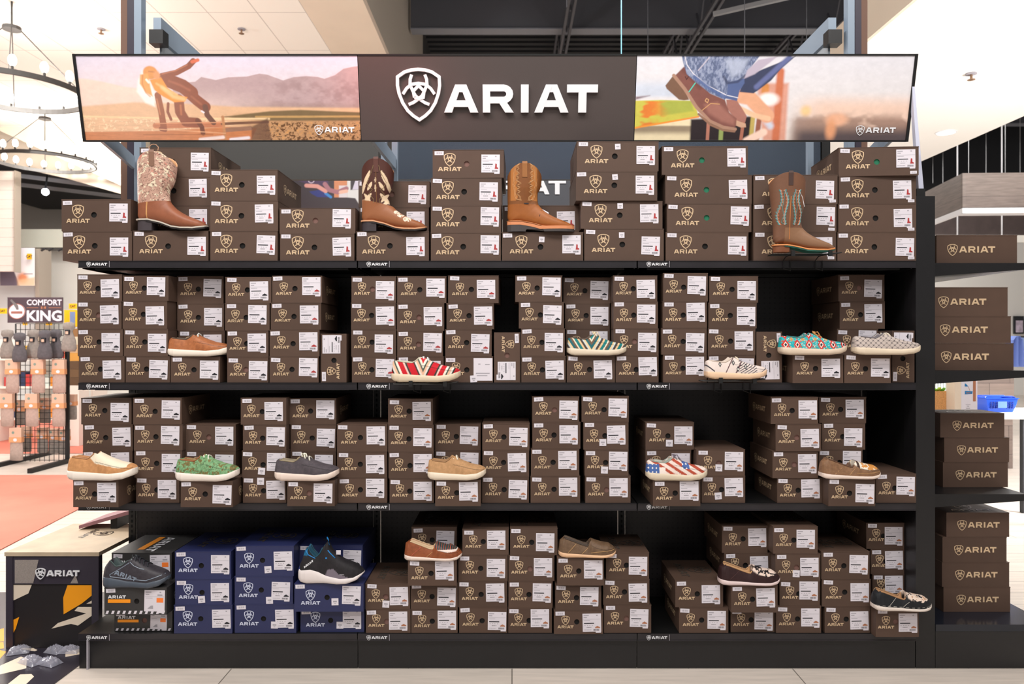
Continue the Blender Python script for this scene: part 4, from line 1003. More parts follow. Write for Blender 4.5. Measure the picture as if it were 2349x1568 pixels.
def knit(x, z, y):
    c = black_knit(x, z, y); g = (z < np.interp(x, [.38,.46,.55,.63,.82], [.0,.215,.23,.16,.09])) & (x > .40) & (x < .84); c[g] = Cn(120,110,122)
    c[(x < .16) & (z > .42)] = Cn(24,100,140); c[(x < .035)] = Cn(40,60,150); return c
Lw = (236, 232, 216)
stitch_y = mat('tan_thread', C(206, 160, 104), .7); stitch_w = mat('pale_thread', C(206, 200, 190), .7); stitch_g = mat('grey_reflective_trim', C(132, 144, 160), .4)
def place(rn, si, extra=0.0): z, off = SUPP[(rn, si)]; return off + .030 + extra, z + .0006
G = 'canvas display shoes'
yc, zb0 = place(2, 2); build_shoe('moccasin_shoe', 'tan brown leather shoe with thick white sole on second shelf', 388, 531, yc, zb0, 'moc', plain((150,88,52), (176,108,66)), (232,220,206), (( 222,226,220), (.40,.47)), rough=.5, grp=G)
build_shoe('moccasin_shoe', 'red striped serape shoe with cream sole on a wire holder', 898, 1057, -.075, WZ(875, -.075), 'moc', serape, (214,196,170), ((226,236,234), (.38,.45,.52)), inner=(196,190,170), grp=G, hs=1.03)
yc, zb0 = place(2, 11, -.010); build_shoe('moccasin_shoe', 'teal, tan and brown striped shoe with cream sole', 1300, 1438, yc, zb0, 'moc', teal, (216,200,178), ((222,206,176), (.46,.52)), grp=G)
build_shoe('moccasin_shoe', 'black and white patterned shoe on a wire holder', 1616, 1758, -.075, WZ(868, -.075), 'moc', zebra, (226,190,158), ((222,208,186), (.42,.50)), tilt_=0, inner=(206,190,176), grp=G)
yc, zb0 = place(2, 16, -.02); build_shoe('moccasin_shoe', 'turquoise and red geometric patterned shoe with cream sole', 1786, 1941, yc, zb0, 'moc', aztec, (214,194,172), ((196,140,80), (.52,.58)), inner=(60,130,130), grp=G, hs=.93)
yc, zb0 = place(2, 17, -.037); build_shoe('moccasin_shoe', 'grey shoe with dark star lattice pattern and cream sole', 1955, 2109, yc, zb0, 'moc', lattice, (220,202,178), ((226,214,196), (.44,.50)), inner=(110,104,110), grp=G, hs=.92)
yc, zb0 = place(3, 0); build_shoe('moccasin_shoe', 'tan shoe with cream suede top at left end of third shelf', 159, 315, yc, zb0, 'moc', tancream, (238,226,214), (Lw, (.36,.42)), inner=(170,120,80), grp=G, hs=1.14)
yc, zb0 = place(3, 2); build_shoe('moccasin_shoe', 'green patterned shoe with white sole on third shelf', 406, 549, yc, zb0, 'moc', green, (234,222,212), (Lw, (.44,.51)), inner=(150,96,56), grp=G, hs=1.16)
yc, zb0 = place(3, 4); build_shoe('moccasin_shoe', 'charcoal grey shoe with white sole on third shelf', 632, 778, yc, zb0, 'moc', plain((70,64,70), (84,76,80)), (226,206,194), (Lw, (.46,.53)), inner=(150,136,110), grp=G, hs=1.08)
yc, zb0 = place(3, 7); build_shoe('moccasin_shoe', 'light tan suede shoe with white sole on third shelf', 981, 1115, yc, zb0, 'moc', plain((176,134,92), (190,146,104)), (228,212,190), (Lw, (.42,.49)), inner=(150,112,76), grp=G, hs=1.13)
yc, zb0 = place(3, 11); build_shoe('moccasin_shoe', 'red, white and blue stars and stripes shoe', 1481, 1622, yc, zb0, 'moc', flag, (212,196,172), ((120,110,120), (.46,.54)), inner=(150,160,150), grp=G, hs=1.05)
G = 'leather slip-on display shoes'
yc, zb0 = place(3, 14); build_shoe('slip_on_shoe', 'brown slip-on shoe with orange patterned tongue on third shelf', 1880, 2018, yc, zb0, 'cruiser', vamp(plain((122,88,62), (140,104,76)), orangev), (226,206,194), inner=(96,66,48), grp=G, rough=.55,
    extras=[side_line([(.20,.08),(.34,.20)], .0007, stitch_y, dash=True), side_line([(.44,.07),(.53,.17)], .0007, stitch_y), side_line([(.55,.10),(.75,.10),(.95,.12)], .0007, stitch_y)])
yc, zb0 = place(4, 5); build_shoe('slip_on_shoe', 'rust brown slip-on shoe with multicoloured woven tongue', 928, 1060, yc, zb0, 'cruiser', vamp(plain((128,66,38), (146,80,46)), serv), (226,206,194), inner=(206,176,140), grp=G, rough=.55,
    extras=[side_line([(.14,.09),(.30,.23)], .0008, mat('pink_thread', C(196,96,76), .7)), side_line([(.40,.07),(.50,.15)], .0007, stitch_y)])
yc, zb0 = place(4, 8); build_shoe('slip_on_shoe', 'taupe brown slip-on shoe with yellow stitching and pale sole', 1281, 1413, yc, zb0, 'cruiser', plain((98,74,56), (112,88,66)), (222,178,140), inner=(70,56,46), grp=G, rough=.55,
    extras=[side_line([(.16,.09),(.30,.23)], .0008, stitch_y), side_line([(.40,.07),(.50,.16)], .0008, stitch_y), side_line([(.55,.09),(.7,.11),(.95,.13)], .0008, stitch_y)])
yc, zb0 = place(4, 11); build_shoe('slip_on_shoe', 'dark maroon slip-on shoe with cow print tongue', 1647, 1788, yc, zb0, 'cruiser', vamp(plain((42,20,22), (50,26,26)), cow), (220,198,196), inner=(192,148,104), grp=G, rough=.6,
    extras=[side_line([(.16,.10),(.32,.23)], .0006, mat('maroon_thread', C(80,44,40), .7))])
yc, zb0 = place(4, 14); build_shoe('slip_on_shoe', 'black slip-on shoe with white stitching and cow print tongue', 2000, 2134, yc - .036, zb0, 'cruiser', vamp(plain((22,24,28), (28,30,34)), cow2), (220,206,196), inner=(176,132,92), grp=G, rough=.6,
    extras=[side_line([(.22,.08),(.36,.22)], .0007, stitch_w), side_line([(.46,.07),(.56,.16)], .0007, stitch_w), side_line([(.02,.10),(.3,.078),(.6,.065),(.85,.075),(.97,.10)], .0007, stitch_w, dash=True)])
yc, zb0 = place(4, 0)
build_shoe('work_sneaker', 'dark grey lace-up sneaker with grey word on its side', 241, 391, yc, zb0, 'sneak', plain((52,48,54), (64,60,66)), (74,82,94), ((40,42,48), (.48,.54,.60,.66)), inner=(70,84,84), rough=.5, sole_rough=.45, grp='display sneakers on the bottom deck',
    extras=[side_word(.20, .205, .062, -.30, stitch_g), side_line([(.42,.37),(.28,.28),(.14,.20),(.15,.17),(.40,.135),(.70,.12),(.95,.20)], .0016, stitch_g, 'reflective_trim'), side_line([(.43,.38),(.50,.33),(.60,.29),(.66,.28)], .0014, stitch_g, 'eyelet_trim')])
yc, zb0 = place(4, 3)
bl = mat('bright_blue_trim', C(24,120,190), .5)
def collar_ex(root, side, crest, L, up):
    mb = MB(); mb.tube([crest(.47, -.012, .0), crest(.45, -.008, .012), crest(.43, 0, .018), crest(.42, .008, .012)], .003, 6)
    mb.tube([side(.46,.50), side(.50,.45), side(.54,.41), side(.57,.38)], .0025, 6); mb.build('pull_loop', bl, up, smooth=True)
    mb = MB(); c = crest(.60, -.006, .012); mb.box(c.x - .009, c.x + .011, c.y - .001, c.y + .001, c.z - .006, c.z + .012); mb.build('paper_tag', M_label, up)
build_shoe('knit_sneaker', 'black knit high-collar sneaker with white wavy sole and blue trim', 686, 837, yc, zb0, 'knit', knit, (226,216,214), None, inner=(18,70,90), rough=.7, grp='display sneakers on the bottom deck',
    extras=[side_word(.115, .235, .030, .62, M_decal), side_line([(.13,.50),(.17,.43),(.25,.385),(.27,.375)], .0022, bl, 'collar_trim'), tag_patch(.43,.375,.455,.40, bl, 'eyelet'), tag_patch(.65,.145,.72,.155, M_grey, 'toe_mark'), collar_ex])

# ------------------------------------------------------------------ western boots
def build_boot(name, label, px0, px1, Yc, zbase, Htot, colf, sections, heel_col, welt_col, sole_col, heel_h=.040, L=.30, scallop=.055, lining=(196,150,110), extras=(), rough=.5, wedge=False, pull=(110,70,50)):
    s = sc_at(Yc); Lw_ = (px1 - px0)/s; X0 = (px0 - CX)/s; k = Lw_/L
    root = thing(name, label, 'boot', (X0, Yc, zbase), (0, 0, 0), 'western display boots')
    S_ = np.array(sections, float); n0 = len(S_); ks = np.linspace(0, n0 - 1, 300)
    A = np.stack([np.interp(ks, range(n0), S_[:, c]) for c in range(5)], 1)
    ker = np.array([1, 2, 3, 2, 1.])/9
    ker = np.hanning(15)[1:-1]; ker /= ker.sum()
    for c in range(5):
        pd = np.pad(A[:, c], 6, mode='edge'); A[:, c] = np.convolve(pd, ker, 'valid')
    A *= k; nv = 150; ang = np.linspace(0, 2*np.pi, nv, endpoint=False); P = np.zeros((len(A) + 26, nv, 3)); ring_h = np.linspace(0, 1, len(A))
    def sp(v, e): return np.sign(v)*np.abs(v)**e
    for i, (bx, bz, fx, fz, w_) in enumerate(A):
        cx_, cz_ = (bx + fx)/2, (bz + fz)/2; dx, dz = (fx - bx)/2, (fz - bz)/2
        foot = 1 - smooth(.50, .62, i/len(A)); e = .80*foot + .95*(1 - foot)
        ca, sa = sp(np.cos(ang), e), sp(np.sin(ang), e); sc_ = smooth(.80, 1.0, i/(len(A) - 1))*scallop*k
        P[i, :, 0] = cx_ + dx*ca; P[i, :, 1] = w_*sa; P[i, :, 2] = cz_ + dz*ca + sc_*np.abs(sa)**1.5
    top = P[len(A) - 1]; ctr = top.mean(0)
    for j in range(26):
        f = (j + 1)/26; q_ = P[len(A) - 1 - 2*j].copy(); cj = q_.mean(0); q_[:, :2] = cj[:2] + (q_[:, :2] - cj[:2])*(1 - .07*min(f*8, 1)); P[len(A) + j] = q_
    X, Z = P[:, :, 0]/k, P[:, :, 2]/k
    col = colf(X, Z, P[:, :, 1]/k/.05)
    col[len(A):] = Cn(*lining)
    me = MB(); me.grid(P.tolist(), closev=True); me.f.append(tuple(range(nv-1, -1, -1))); me.m.append(0)
    up = me.build('upper', vmat('boot_leather_%g' % rough, rough, .4, bump=.08, bscale=250), root, smooth=True, colors=col.reshape(-1, 3))
    bvh = BVHTree.FromPolygons([Vector(v) for v in me.v], me.f)
    def side(x, z, off=.0007):
        h = bvh.ray_cast(Vector((x*k, -.3, z*k)), Vector((0, 1, 0))); return Vector((x*k, (h[0].y if h[0] else -.04) - off, z*k))
    # sole plan
    def hwid(x): return np.interp(x, [0,.004,.02,.06,.11,.15,.19,.235,.265,.285,.295,.300], [0,.016,.027,.031,.028,.032,.041,.045,.040,.030,.020,.0])
    def slab(x0_, x1_, fb_, ft_, add, nm, m_):
        xs = np.unique(np.concatenate([np.linspace(x0_, x1_, 50), x0_ + (x1_-x0_)*(1-np.cos(np.linspace(0, np.pi, 30)))/2])); Q = []
        for x in xs:
            W = (hwid(x) + add)*k if 0 < x < .300 else .002; b_, t_ = fb_(x)*k, ft_(x)*k; Q.append([(x*k, -W, b_), (x*k, -W, t_), (x*k, W, t_), (x*k, W, b_)])
        mb = MB(); mb.grid(Q, closev=True); mb.f.append((0,1,2,3)); mb.m.append(0); e0 = (len(xs)-1)*4; mb.f.append((e0+3,e0+2,e0+1,e0)); mb.m.append(0)
        return mb.build(nm, m_, root, fix=True)
    zf = crv([(0, heel_h), (.06/.3, heel_h), (.11/.3, heel_h*.72), (.16/.3, heel_h*.25), (.2/.3, .004), (.25/.3, .003), (.29/.3, .010), (1, .016)])
    base = lambda x: float(zf(x/.3))
    slab(.000, .300, lambda x: base(x) + (.003 if not wedge else .016), lambda x: base(x) + (.009 if not wedge else .018), .0045, 'welt', mat('welt_%d_%d_%d' % welt_col, C(*welt_col), .6))
    slab(.050, .298, lambda x: base(x) - (.003 if not wedge else base(x)*.6), lambda x: base(x) + .0035, .0025, 'outsole', mat('outsole_%d_%d_%d' % sole_col, C(*sole_col), .6))
    if wedge:
        slab(.002, .299, lambda x: max(base(x), .011), lambda x: max(base(x), .011) + .013, .006, 'midsole', mat('tan_midsole', C(206,132,88), .6))
        slab(.003, .298, lambda x: 0.0 if (x < .085 or x > .165) else .010, lambda x: max(base(x), .011) + .001, .005, 'lug_sole', mat('dark_lug_rubber', C(60,54,54), .6))
    mb = MB(); Q = []
    for zz_, g in ((0, .94), (heel_h*.5, .97), (heel_h + .004, 1.02)):
        Q.append([((.004 + (.036 - .036*math.cos(a))*g)*k if abs(math.cos(a)) < 2 else 0, .0295*math.sin(a)*g*k*(1 if math.cos(a) > 0 else 1.0), zz_*k) for a in np.linspace(0, 2*math.pi, 28, endpoint=False)])
    for r_ in Q:
        for i_, (x, y, z) in enumerate(r_):
            if x > .040*k: r_[i_] = (.074*k if not wedge else .085*k, y if abs(y) > .027*k else (.0285*k if y >= 0 else -.0285*k)*min(1, abs(y)/(.018*k) + .001), z)
    mb.grid(Q, closev=True); mb.f.append(tuple(range(27, -1, -1))); mb.m.append(0); mb.f.append(tuple(56 + i_ for i_ in range(28))); mb.m.append(0)
    mb.build('heel', mat('heel_%d_%d_%d' % heel_col, C(*heel_col), .5), root, fix=True)
    # pull strap over the middle of the rim
    xm = (S_[-1][0] + S_[-1][2])/2; zt_ = max(Z[len(A)-1]); mb = MB()
    for sg in (-1, 1):
        Q = []
        for dx_ in (-.011, .011):
            r_ = []
            for zz_ in np.linspace(zt_ - .062, zt_ - .004, 8):
                v = side(xm + dx_, zz_, .0022); r_.append((v.x, v.y*(1 if sg < 0 else -1), v.z))
            r_.append((r_[-1][0], r_[-1][1]*.96, (zt_ + .006)*k)); r_.append((r_[-1][0], r_[-1][1]*.86, (zt_ + .004)*k)); Q.append(r_)
        mb = MB(); mb.grid(Q); mb.build('pull_strap', mat('strap_%d_%d_%d' % pull, C(*pull), .6), root)
    def ln(pts, r, m_, nm='stitching', closed=False, sub=3):
        mb = MB(); 
        for poly_ in pts:
            Q = []
            for i in range(len(poly_) - 1):
                for a in range(sub): f = a/sub; Q.append(side(poly_[i][0]*(1-f) + poly_[i+1][0]*f, poly_[i][1]*(1-f) + poly_[i+1][1]*f))
            Q.append(side(*poly_[-1])); mb.tube(Q, r*k, 4)
        mb.build(nm, m_, up)
    for ex in extras: ex(ln, side, up, k, xm)
    return root

FOOT = [(.297,.012,.299,.017,.004),(.290,.010,.288,.033,.020),(.272,.008,.270,.043,.033),(.240,.008,.243,.053,.042),(.205,.010,.212,.066,.044),(.175,.015,.186,.080,.042),(.140,.024,.163,.096,.037),(.100,.036,.150,.110,.033)]
def SHAFT(h, fw, back=0.0, aw=.137):
    s_ = [(.055,.043,aw+.004,.121,.032),(.014,.044,aw+.001,.133,.033),(.004,.062,aw,.147,.034),(.005,.085,aw,.158,.036),(.005,.115,aw+.001,.174,.039)]
    for f in np.linspace(.25, 1, 5):
        z = .14 + (h - .14)*f; s_.append((.004 - back*f, z, aw + .002 + (fw - aw - .002)*(1 - (1 - f)**2.3), z + .03*(1-f), .040 + .016*f))
    return FOOT + s_
def b1(x, z, y):
    n = fb2(x*160, z*160 + y*4); c = Cn(176,132,118)*(1 - n[..., None]) + Cn(204,170,150)*n[..., None]
    n2 = fb2(x*95 + 3, z*95 + y*3); c = np.where((n2 > .60)[..., None], Cn(226,212,186), c); c = np.where((fb2(x*300, z*300 + y*9) > .64)[..., None], Cn(104,76,66), c)
    n3 = fb2(x*45 + 9, z*45 + y*3); c = np.where((n3 < .32)[..., None], Cn(196,128,112), c)
    ft = (z < .105 + (x > .09)*.012) | (z < .118 + (x - .05)*.1); c = np.where(ft[..., None], Cn(142,84,58)*(1 + .25*(fb2(x*50, z*50)[..., None] - .5)), c)
    return c
ORN = []
def b2(x, z, y):
    c = np.ones(x.shape + (3,))*Cn(74,38,30); ft = z < .125 + np.clip(.09 - x, -.1, .1)*.2; c = np.where(ft[..., None], Cn(146,90,56), c)
    u = np.abs(x - .074)*.84; v = z - .120; inl = Cn(222,196,164)
    edge = (u > .068) & (v > 0); c = np.where(edge[..., None], Cn(150,116,70), c)
    for (u0, v0, u1, v1, wd) in ((.048,.075,.022,.145,.0075),(.052,.050,.040,.110,.006),(.014,.095,.030,.062,.006),(.018,.045,.046,.005,.008),(.044,.045,.020,.010,.006),(.050,.020,.026,-.005,.006)):
        dx, dz = u1-u0, v1-v0; t_ = np.clip(((u-u0)*dx + (v-v0)*dz)/(dx*dx+dz*dz), 0, 1); d = np.hypot(u-u0-t_*dx, v-v0-t_*dz); m_ = (d < wd*(.35 + np.sin(t_*3.14)*.75)) & ~ft; c = np.where(m_[..., None], inl, c)
    d = (np.abs(x-.074)/.005 + np.abs(v-.07)/.022); c = np.where(((d < 1) & ~ft)[..., None], inl, c); d = (np.abs(x-.074)/.005 + np.abs(v-.105)/.012); c = np.where(((d < 1) & ~ft)[..., None], inl, c)
    for (a, b_, r_) in ((.185,.072,.012),(.215,.052,.014),(.165,.085,.009)): 
        m_ = np.hypot((x-a)/1.3, z-b_) < r_; c = np.where(m_[..., None] & (fb2(x*200, z*200)[..., None] > .42), Cn(226,206,186), c)
    return c
def b3(x, z, y):
    c = np.ones(x.shape + (3,))*Cn(126,76,38); c = c*(1 + .3*(fb2(x*40, z*40)[..., None] - .5)); u = np.abs(x - .076)*.86
    zz = .022 + .006*np.abs(((z*30) % 1)*2 - 1)*1.5; m_ = (z > .135) & (z < .285) & (u > zz) & (u < .05); c = np.where(m_[..., None], Cn(176,112,56), c)
    ft = z < .12; c = np.where(ft[..., None], Cn(152,88,38)*(1 + .25*(fb2(x*40, z*40)[..., None] - .5)), c); return c
def b4(x, z, y):
    c = np.ones(x.shape + (3,))*Cn(112,76,56); c = c*(1 + .3*(fb2(x*30, z*30)[..., None] - .5)); ft = (z < .115) & (x > .05); c = np.where(ft[..., None], Cn(134,98,72), c); return c
th_t, th_o, th_w = mat('turquoise_thread', C(70,150,150), .6), mat('orange_thread', C(206,112,60), .6), mat('pale_blue_thread', C(176,200,200), .6)
def ex1(ln, side, up, k, xm):
    ln([[(.052,.048),(.055,.10),(.058,.118)]], .003, mat('pale_tan_piping', C(214,160,104), .5), 'side_piping')
    mb = MB(); P_ = [(-.016,0),(-.018,.012),(-.010,.020),(0,.022),(.010,.020),(.018,.012),(.016,0)]; v = side(xm, .30, .003)
    mb.tube([(v.x + a*k*1.1, v.y*.6, v.z + (.032 + b*1.2)*k) for a, b in P_], .0016, 5); mb.build('pull_loop', mat('tan_leather_loop', C(196,150,120), .6), up)
def ex2(ln, side, up, k, xm):
    ln([[(xm,.125),(xm,.20),(xm,.27)]], .0016, mat('brown_piping', C(130,90,56), .5), 'side_piping')
    g = mat('olive_thread', C(150,130,90), .6); L_ = []
    for sg in (-1, 1): L_.append([(xm+sg*.012,.29),(xm+sg*.020,.26),(xm+sg*.044,.215),(xm+sg*.030,.19),(xm+sg*.016,.185),(xm+sg*.034,.165),(xm+sg*.012,.14),(xm+sg*.014,.125)])
    ln(L_, .001, g)
def ex3(ln, side, up, k, xm):
    g = mat('cream_thread', C(206,160,112), .6); L_ = []
    for sg in (-1, 1):
        zz = [.292,.283,.270,.262,.250,.241,.230,.222,.207,.198,.190,.181,.172,.163,.150,.137]; uu = [.020,.030,.024,.034,.022,.034,.024,.036,.014,.034,.018,.032,.018,.032,.018,.016]
        for d_ in (0, .004): L_.append([(xm + sg*(a + d_), b) for a, b in zip(uu, zz)])
        for d_ in (0, -.005): L_.append([(xm+sg*(.022+d_),.296),(xm+sg*(.044+d_),.276),(xm+sg*(.049+d_),.245),(xm+sg*(.047+d_),.222),(xm+sg*(.053+d_),.205),(xm+sg*(.047+d_),.188),(xm+sg*(.045+d_),.160),(xm+sg*(.038+d_),.140),(xm+sg*(.018+d_),.135)])
    ln(L_, .0009, g)
    mb = MB(); v = side(.087, .122, .0016); mb.box(v.x - .010, v.x + .010, v.y - .001, v.y, v.z - .002, v.z + .002); mb.build('brand_tab', M_ink, up)
    a, b = side(.150,.085,.003), side(.185,.070,.003); mb = MB(); mb.add([(a.x,-.016,a.z+.012),(b.x,-.020,b.z+.006),(b.x,-.004,b.z+.018),(a.x,-.002,a.z+.022)], [(0,1,2,3),(3,2,1,0)]); mb.build('hang_tag', M_label, up)
    mb = MB(); mb.tube([side(.152,.094), side(.145,.07), side(.133,.036)], .0012, 5); mb.build('elastic_band', M_ink, up)
def ex4(ln, side, up, k, xm):
    for m_, off in ((th_t, 0), (th_w, .0035), (th_o, .007)):
        L_ = []
        for sg, n_ in ((-1, 1), (1, 1)):
            z0, z1 = .128, .288; N_ = 11; out, inn = [], []
            for i in range(N_ + 1):
                z = z0 + (z1 - z0)*i/N_; cxm = .034 + .008*math.sin(i*.6); wd = (.024 - .011*abs(i/N_ - .35)) - off
                inn += [(xm + sg*(cxm - wd), z + .006), (xm + sg*(cxm - max(wd - .008, .001)), z)]
                out += [(xm + sg*(cxm + wd), z + .006), (xm + sg*(cxm + max(wd - .008, .001)), z)]
            L_ += [inn, out]
        ln(L_, .0012, m_, sub=2)
    ln([[(xm - .028,.132),(xm - .040,.138),(xm - .030,.17),(xm - .036,.21),(xm - .030,.25),(xm - .028,.285)], [(xm + .03,.135),(xm + .028,.17),(xm + .034,.21),(xm + .028,.25),(xm + .030,.28)]], .0013, th_t, 'centre_stitching')
    ln([[(xm,.06),(xm,.12),(xm,.20),(xm + .002,.262)]], .0016, mat('orange_piping', C(206,130,72), .5), 'side_piping')
    mb = MB(); v = side(.112, .29, .002); mb.tube([v, v + Vector((.012, -.006, -.03)), v + Vector((.020, -.006, -.07))], .0010, 5); mb.build('hang_string', M_decal, up)
yc, zb0 = place(1, 1, -.010); build_boot('western_boot', 'tan western boot with pink floral tooled shaft at far left', 315, 478, yc, zb0, .33, b1, SHAFT(.272, .166), (64,56,60), (190,180,168), (34,28,28), pull=(128,94,76), extras=[ex1], L=.30)
yc, zb0 = place(1, 4, -.010); build_boot('western_boot', 'dark brown western boot with cream inlay shaft and tan foot', 828, 980, yc, zb0, .33, b2, SHAFT(.268, .150, aw=.128), (54,46,50), (206,150,112), (34,28,28), pull=(84,44,34), extras=[ex2], lining=(196,150,110))
yc, zb0 = place(1, 6, -.010); build_boot('western_boot', 'caramel work boot with zigzag stitching and rugged dark sole', 1162, 1318, yc, zb0, .33, b3, SHAFT(.242, .155), (84,78,74), (206,140,92), (52,46,44), pull=(150,96,48), heel_h=.030, wedge=True, extras=[ex3])
build_boot('western_boot', 'brown western boot with turquoise and orange flame stitching, on wire holder', 1771, 1914, -.085, WZ(579, -.085), .33, b4, SHAFT(.330, .160, back=.020, aw=.138), (120,70,42), (214,140,84), (20,84,72), pull=(66,44,38), heel_h=.028, extras=[ex4], lining=(206,150,104), scallop=.048)
# ------------------------------------------------------------------ floor
def plank_mat(name, c1, c2, gap, sx, sy, rough=.35, rot=0.0, grain=.10):
    m = mat(name, (1,1,1,1), rough, spec=.5); nt = m.node_tree; L = nt.links.new
    tc = nt.nodes.new('ShaderNodeTexCoord'); mp = nt.nodes.new('ShaderNodeMapping'); mp.inputs['Rotation'].default_value = (0, 0, rot); L(tc.outputs['Object'], mp.inputs[0])
    br = nt.nodes.new('ShaderNodeTexBrick'); br.inputs['Color1'].default_value = c1; br.inputs['Color2'].default_value = c2; br.inputs['Mortar'].default_value = gap
    br.inputs['Scale'].default_value = 1; br.inputs['Brick Width'].default_value = sx; br.inputs['Row Height'].default_value = sy; br.inputs['Mortar Size'].default_value = .0025; br.offset = .37
    L(mp.outputs[0], br.inputs['Vector'])
    m2 = nt.nodes.new('ShaderNodeMapping'); m2.inputs['Scale'].default_value = (1.2, 14, 1); L(mp.outputs[0], m2.inputs[0])
    n = nt.nodes.new('ShaderNodeTexNoise'); n.inputs['Scale'].default_value = 3; n.inputs['Detail'].default_value = 6; L(m2.outputs[0], n.inputs['Vector'])
    mr = nt.nodes.new('ShaderNodeMapRange'); mr.inputs[1].default_value = .3; mr.inputs[2].default_value = .7; mr.inputs[3].default_value = 1 - grain; mr.inputs[4].default_value = 1 + grain; L(n.outputs['Fac'], mr.inputs[0])
    h = nt.nodes.new('ShaderNodeHueSaturation'); L(br.outputs['Color'], h.inputs['Color']); L(mr.outputs[0], h.inputs['Value']); L(h.outputs[0], nt.nodes['Principled BSDF'].inputs['Base Color'])
    return m
M_floor = plank_mat('pale_wood_plank_tile', C(212,200,190), C(198,188,178), C(120,112,104), 1.22, .20, .30)
struct('floor', MB().box(-14, 16, -7, 24, -.1, 0), M_floor)
M_red = mat('salmon_carpet', C(204,118,100), .95, noise=.14, nscale=1.5)
def flat(pts, z, th=.006): return MB().add([(x, y, z) for x, y in pts] + [(x, y, z+th) for x, y in pts], [tuple(range(len(pts)-1, -1, -1)), tuple(range(len(pts), 2*len(pts)))] + [(i, (i+1) % len(pts), (i+1) % len(pts) + len(pts), i + len(pts)) for i in range(len(pts))])
def gp(px, py): d = F*CZ/(py - CY); return ((px - CX)*d/F, d - D0)
cp = [gp(-420, 1450), gp(0, 1262), gp(190, 1163), gp(262, 1118), gp(300, 1090), gp(-500, 1090)]
tag(flat(cp, .0005).build('carpet', M_red), 'salmon red carpet in the aisle behind the left end', 'carpet')
tag(flat([gp(-500, 1040), gp(330, 1040), gp(330, 960), gp(-500, 960)], .0005).build('carpet', M_red), 'strip of salmon carpet beyond the sock rack', 'carpet')

# ------------------------------------------------------------------ ceilings and far walls
M_white = mat('warm_white_ceiling', C(240,236,228), .8)
M_cream = mat('cream_drywall', C(226,212,194), .6, noise=.03, nscale=2)
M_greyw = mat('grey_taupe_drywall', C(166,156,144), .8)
M_dark = mat('black_ceiling_deck', C(34,35,39), .6)
def tile_mat():
    m = mat('white_ceiling_tile', (1,1,1,1), .8); nt = m.node_tree
    tc = nt.nodes.new('ShaderNodeTexCoord'); br = nt.nodes.new('ShaderNodeTexBrick'); c = C(242,238,230)
    br.inputs['Color1'].default_value = c; br.inputs['Color2'].default_value = c; br.inputs['Mortar'].default_value = C(190,184,178)
    br.inputs['Scale'].default_value = 1; br.inputs['Brick Width'].default_value = 1.22; br.inputs['Row Height'].default_value = .61; br.inputs['Mortar Size'].default_value = .006; br.offset = 0
    mp = nt.nodes.new('ShaderNodeMapping'); mp.inputs['Rotation'].default_value = (0, 0, R(90)); mp.inputs['Location'].default_value = (0, .11, 0)
    nt.links.new(tc.outputs['Object'], mp.inputs[0]); nt.links.new(mp.outputs[0], br.inputs['Vector']); nt.links.new(br.outputs['Color'], nt.nodes['Principled BSDF'].inputs['Base Color']); return m
struct('ceiling', MB().box(-14, -2.55, -1.5, 11.1, 5.5, 5.6), tile_mat())
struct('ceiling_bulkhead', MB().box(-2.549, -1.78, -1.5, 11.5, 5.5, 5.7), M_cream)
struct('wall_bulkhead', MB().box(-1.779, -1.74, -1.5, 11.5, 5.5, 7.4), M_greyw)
# corrugated dark deck
mb = MB()
yy = -1.5
while yy < 24: mb.box(-1.7, 18, yy, yy + .12, 7.42, 7.50); yy += .24
mb.box(-14, 18, -1.5, 24, 7.5, 7.55); struct('ceiling_deck', mb, M_dark)
M_beam = mat('black_steel_beam', C(74,74,80), .5)
def beam(nm, p0, p1, w_, h_, lab, m=M_beam):
    a, b = Vector(p0), Vector(p1); mb = MB(); d = (b - a).normalized(); sd_ = d.cross(Vector((0,0,1))); sd_ = sd_.normalized()*w_/2 if sd_.length > 1e-4 else Vector((w_/2,0,0)); up = sd_.cross(d).normalized()*h_/2
    vs = [a - sd_ - up, a + sd_ - up, a + sd_ + up, a - sd_ + up, b - sd_ - up, b + sd_ - up, b + sd_ + up, b - sd_ + up]
    mb.add([tuple(v) for v in vs], [(0,1,2,3),(7,6,5,4),(0,4,5,1),(1,5,6,2),(2,6,7,3),(3,7,4,0)]); o = mb.build(nm, m, fix=True)
    return tag(o, lab, 'beam', kind='structure')
for i, y in enumerate((4.3, 9.5, 15)):
    beam('ceiling_girder', (-1.7, y, 6.95), (18, y, 6.95), .16, .55, 'black steel girder crossing under the open ceiling deck')
    beam('ceiling_flange', (-1.7, y, 6.66), (18, y, 6.66), .24, .02, 'thin lower flange of a black ceiling girder', mat('grey_steel_flange', C(120,122,130), .35))
for i, x in enumerate((0.9, 3.1, 5.3, 8.2, 11.2)):
    mb = MB()
    for dx in (-.05, .05): mb.box(x + dx - .02, x + dx + .02, -1.2, 22, 6.5, 6.56); mb.box(x + dx - .02, x + dx + .02, -1.2, 22, 7.2, 7.26)
    y = -1.2
    while y < 21: mb.tube([(x, y, 6.53), (x, y + .4, 7.23), (x, y + .8, 6.53)], .018, 5); y += .8
    o = mb.build('ceiling_joist', M_beam); o['kind'] = 'structure'
dk = MB()
dk.tube([(0.0, 3.6, 7.4), (0.0, 3.6, 5.4)], .03, 6); dk.tube([(-.06, 3.6, 7.4), (-.06, 3.6, 5.4)], .012, 5); dk.tube([(0.0, 3.6, 5.75), (0.0, 3.6, 5.28)], .11, 16)
tag(dk.build('pendant_lamp', mat('black_lamp_shade', C(30,30,33), .35)), 'black cylinder pendant lamp hanging in the dark open ceiling', 'lamp')
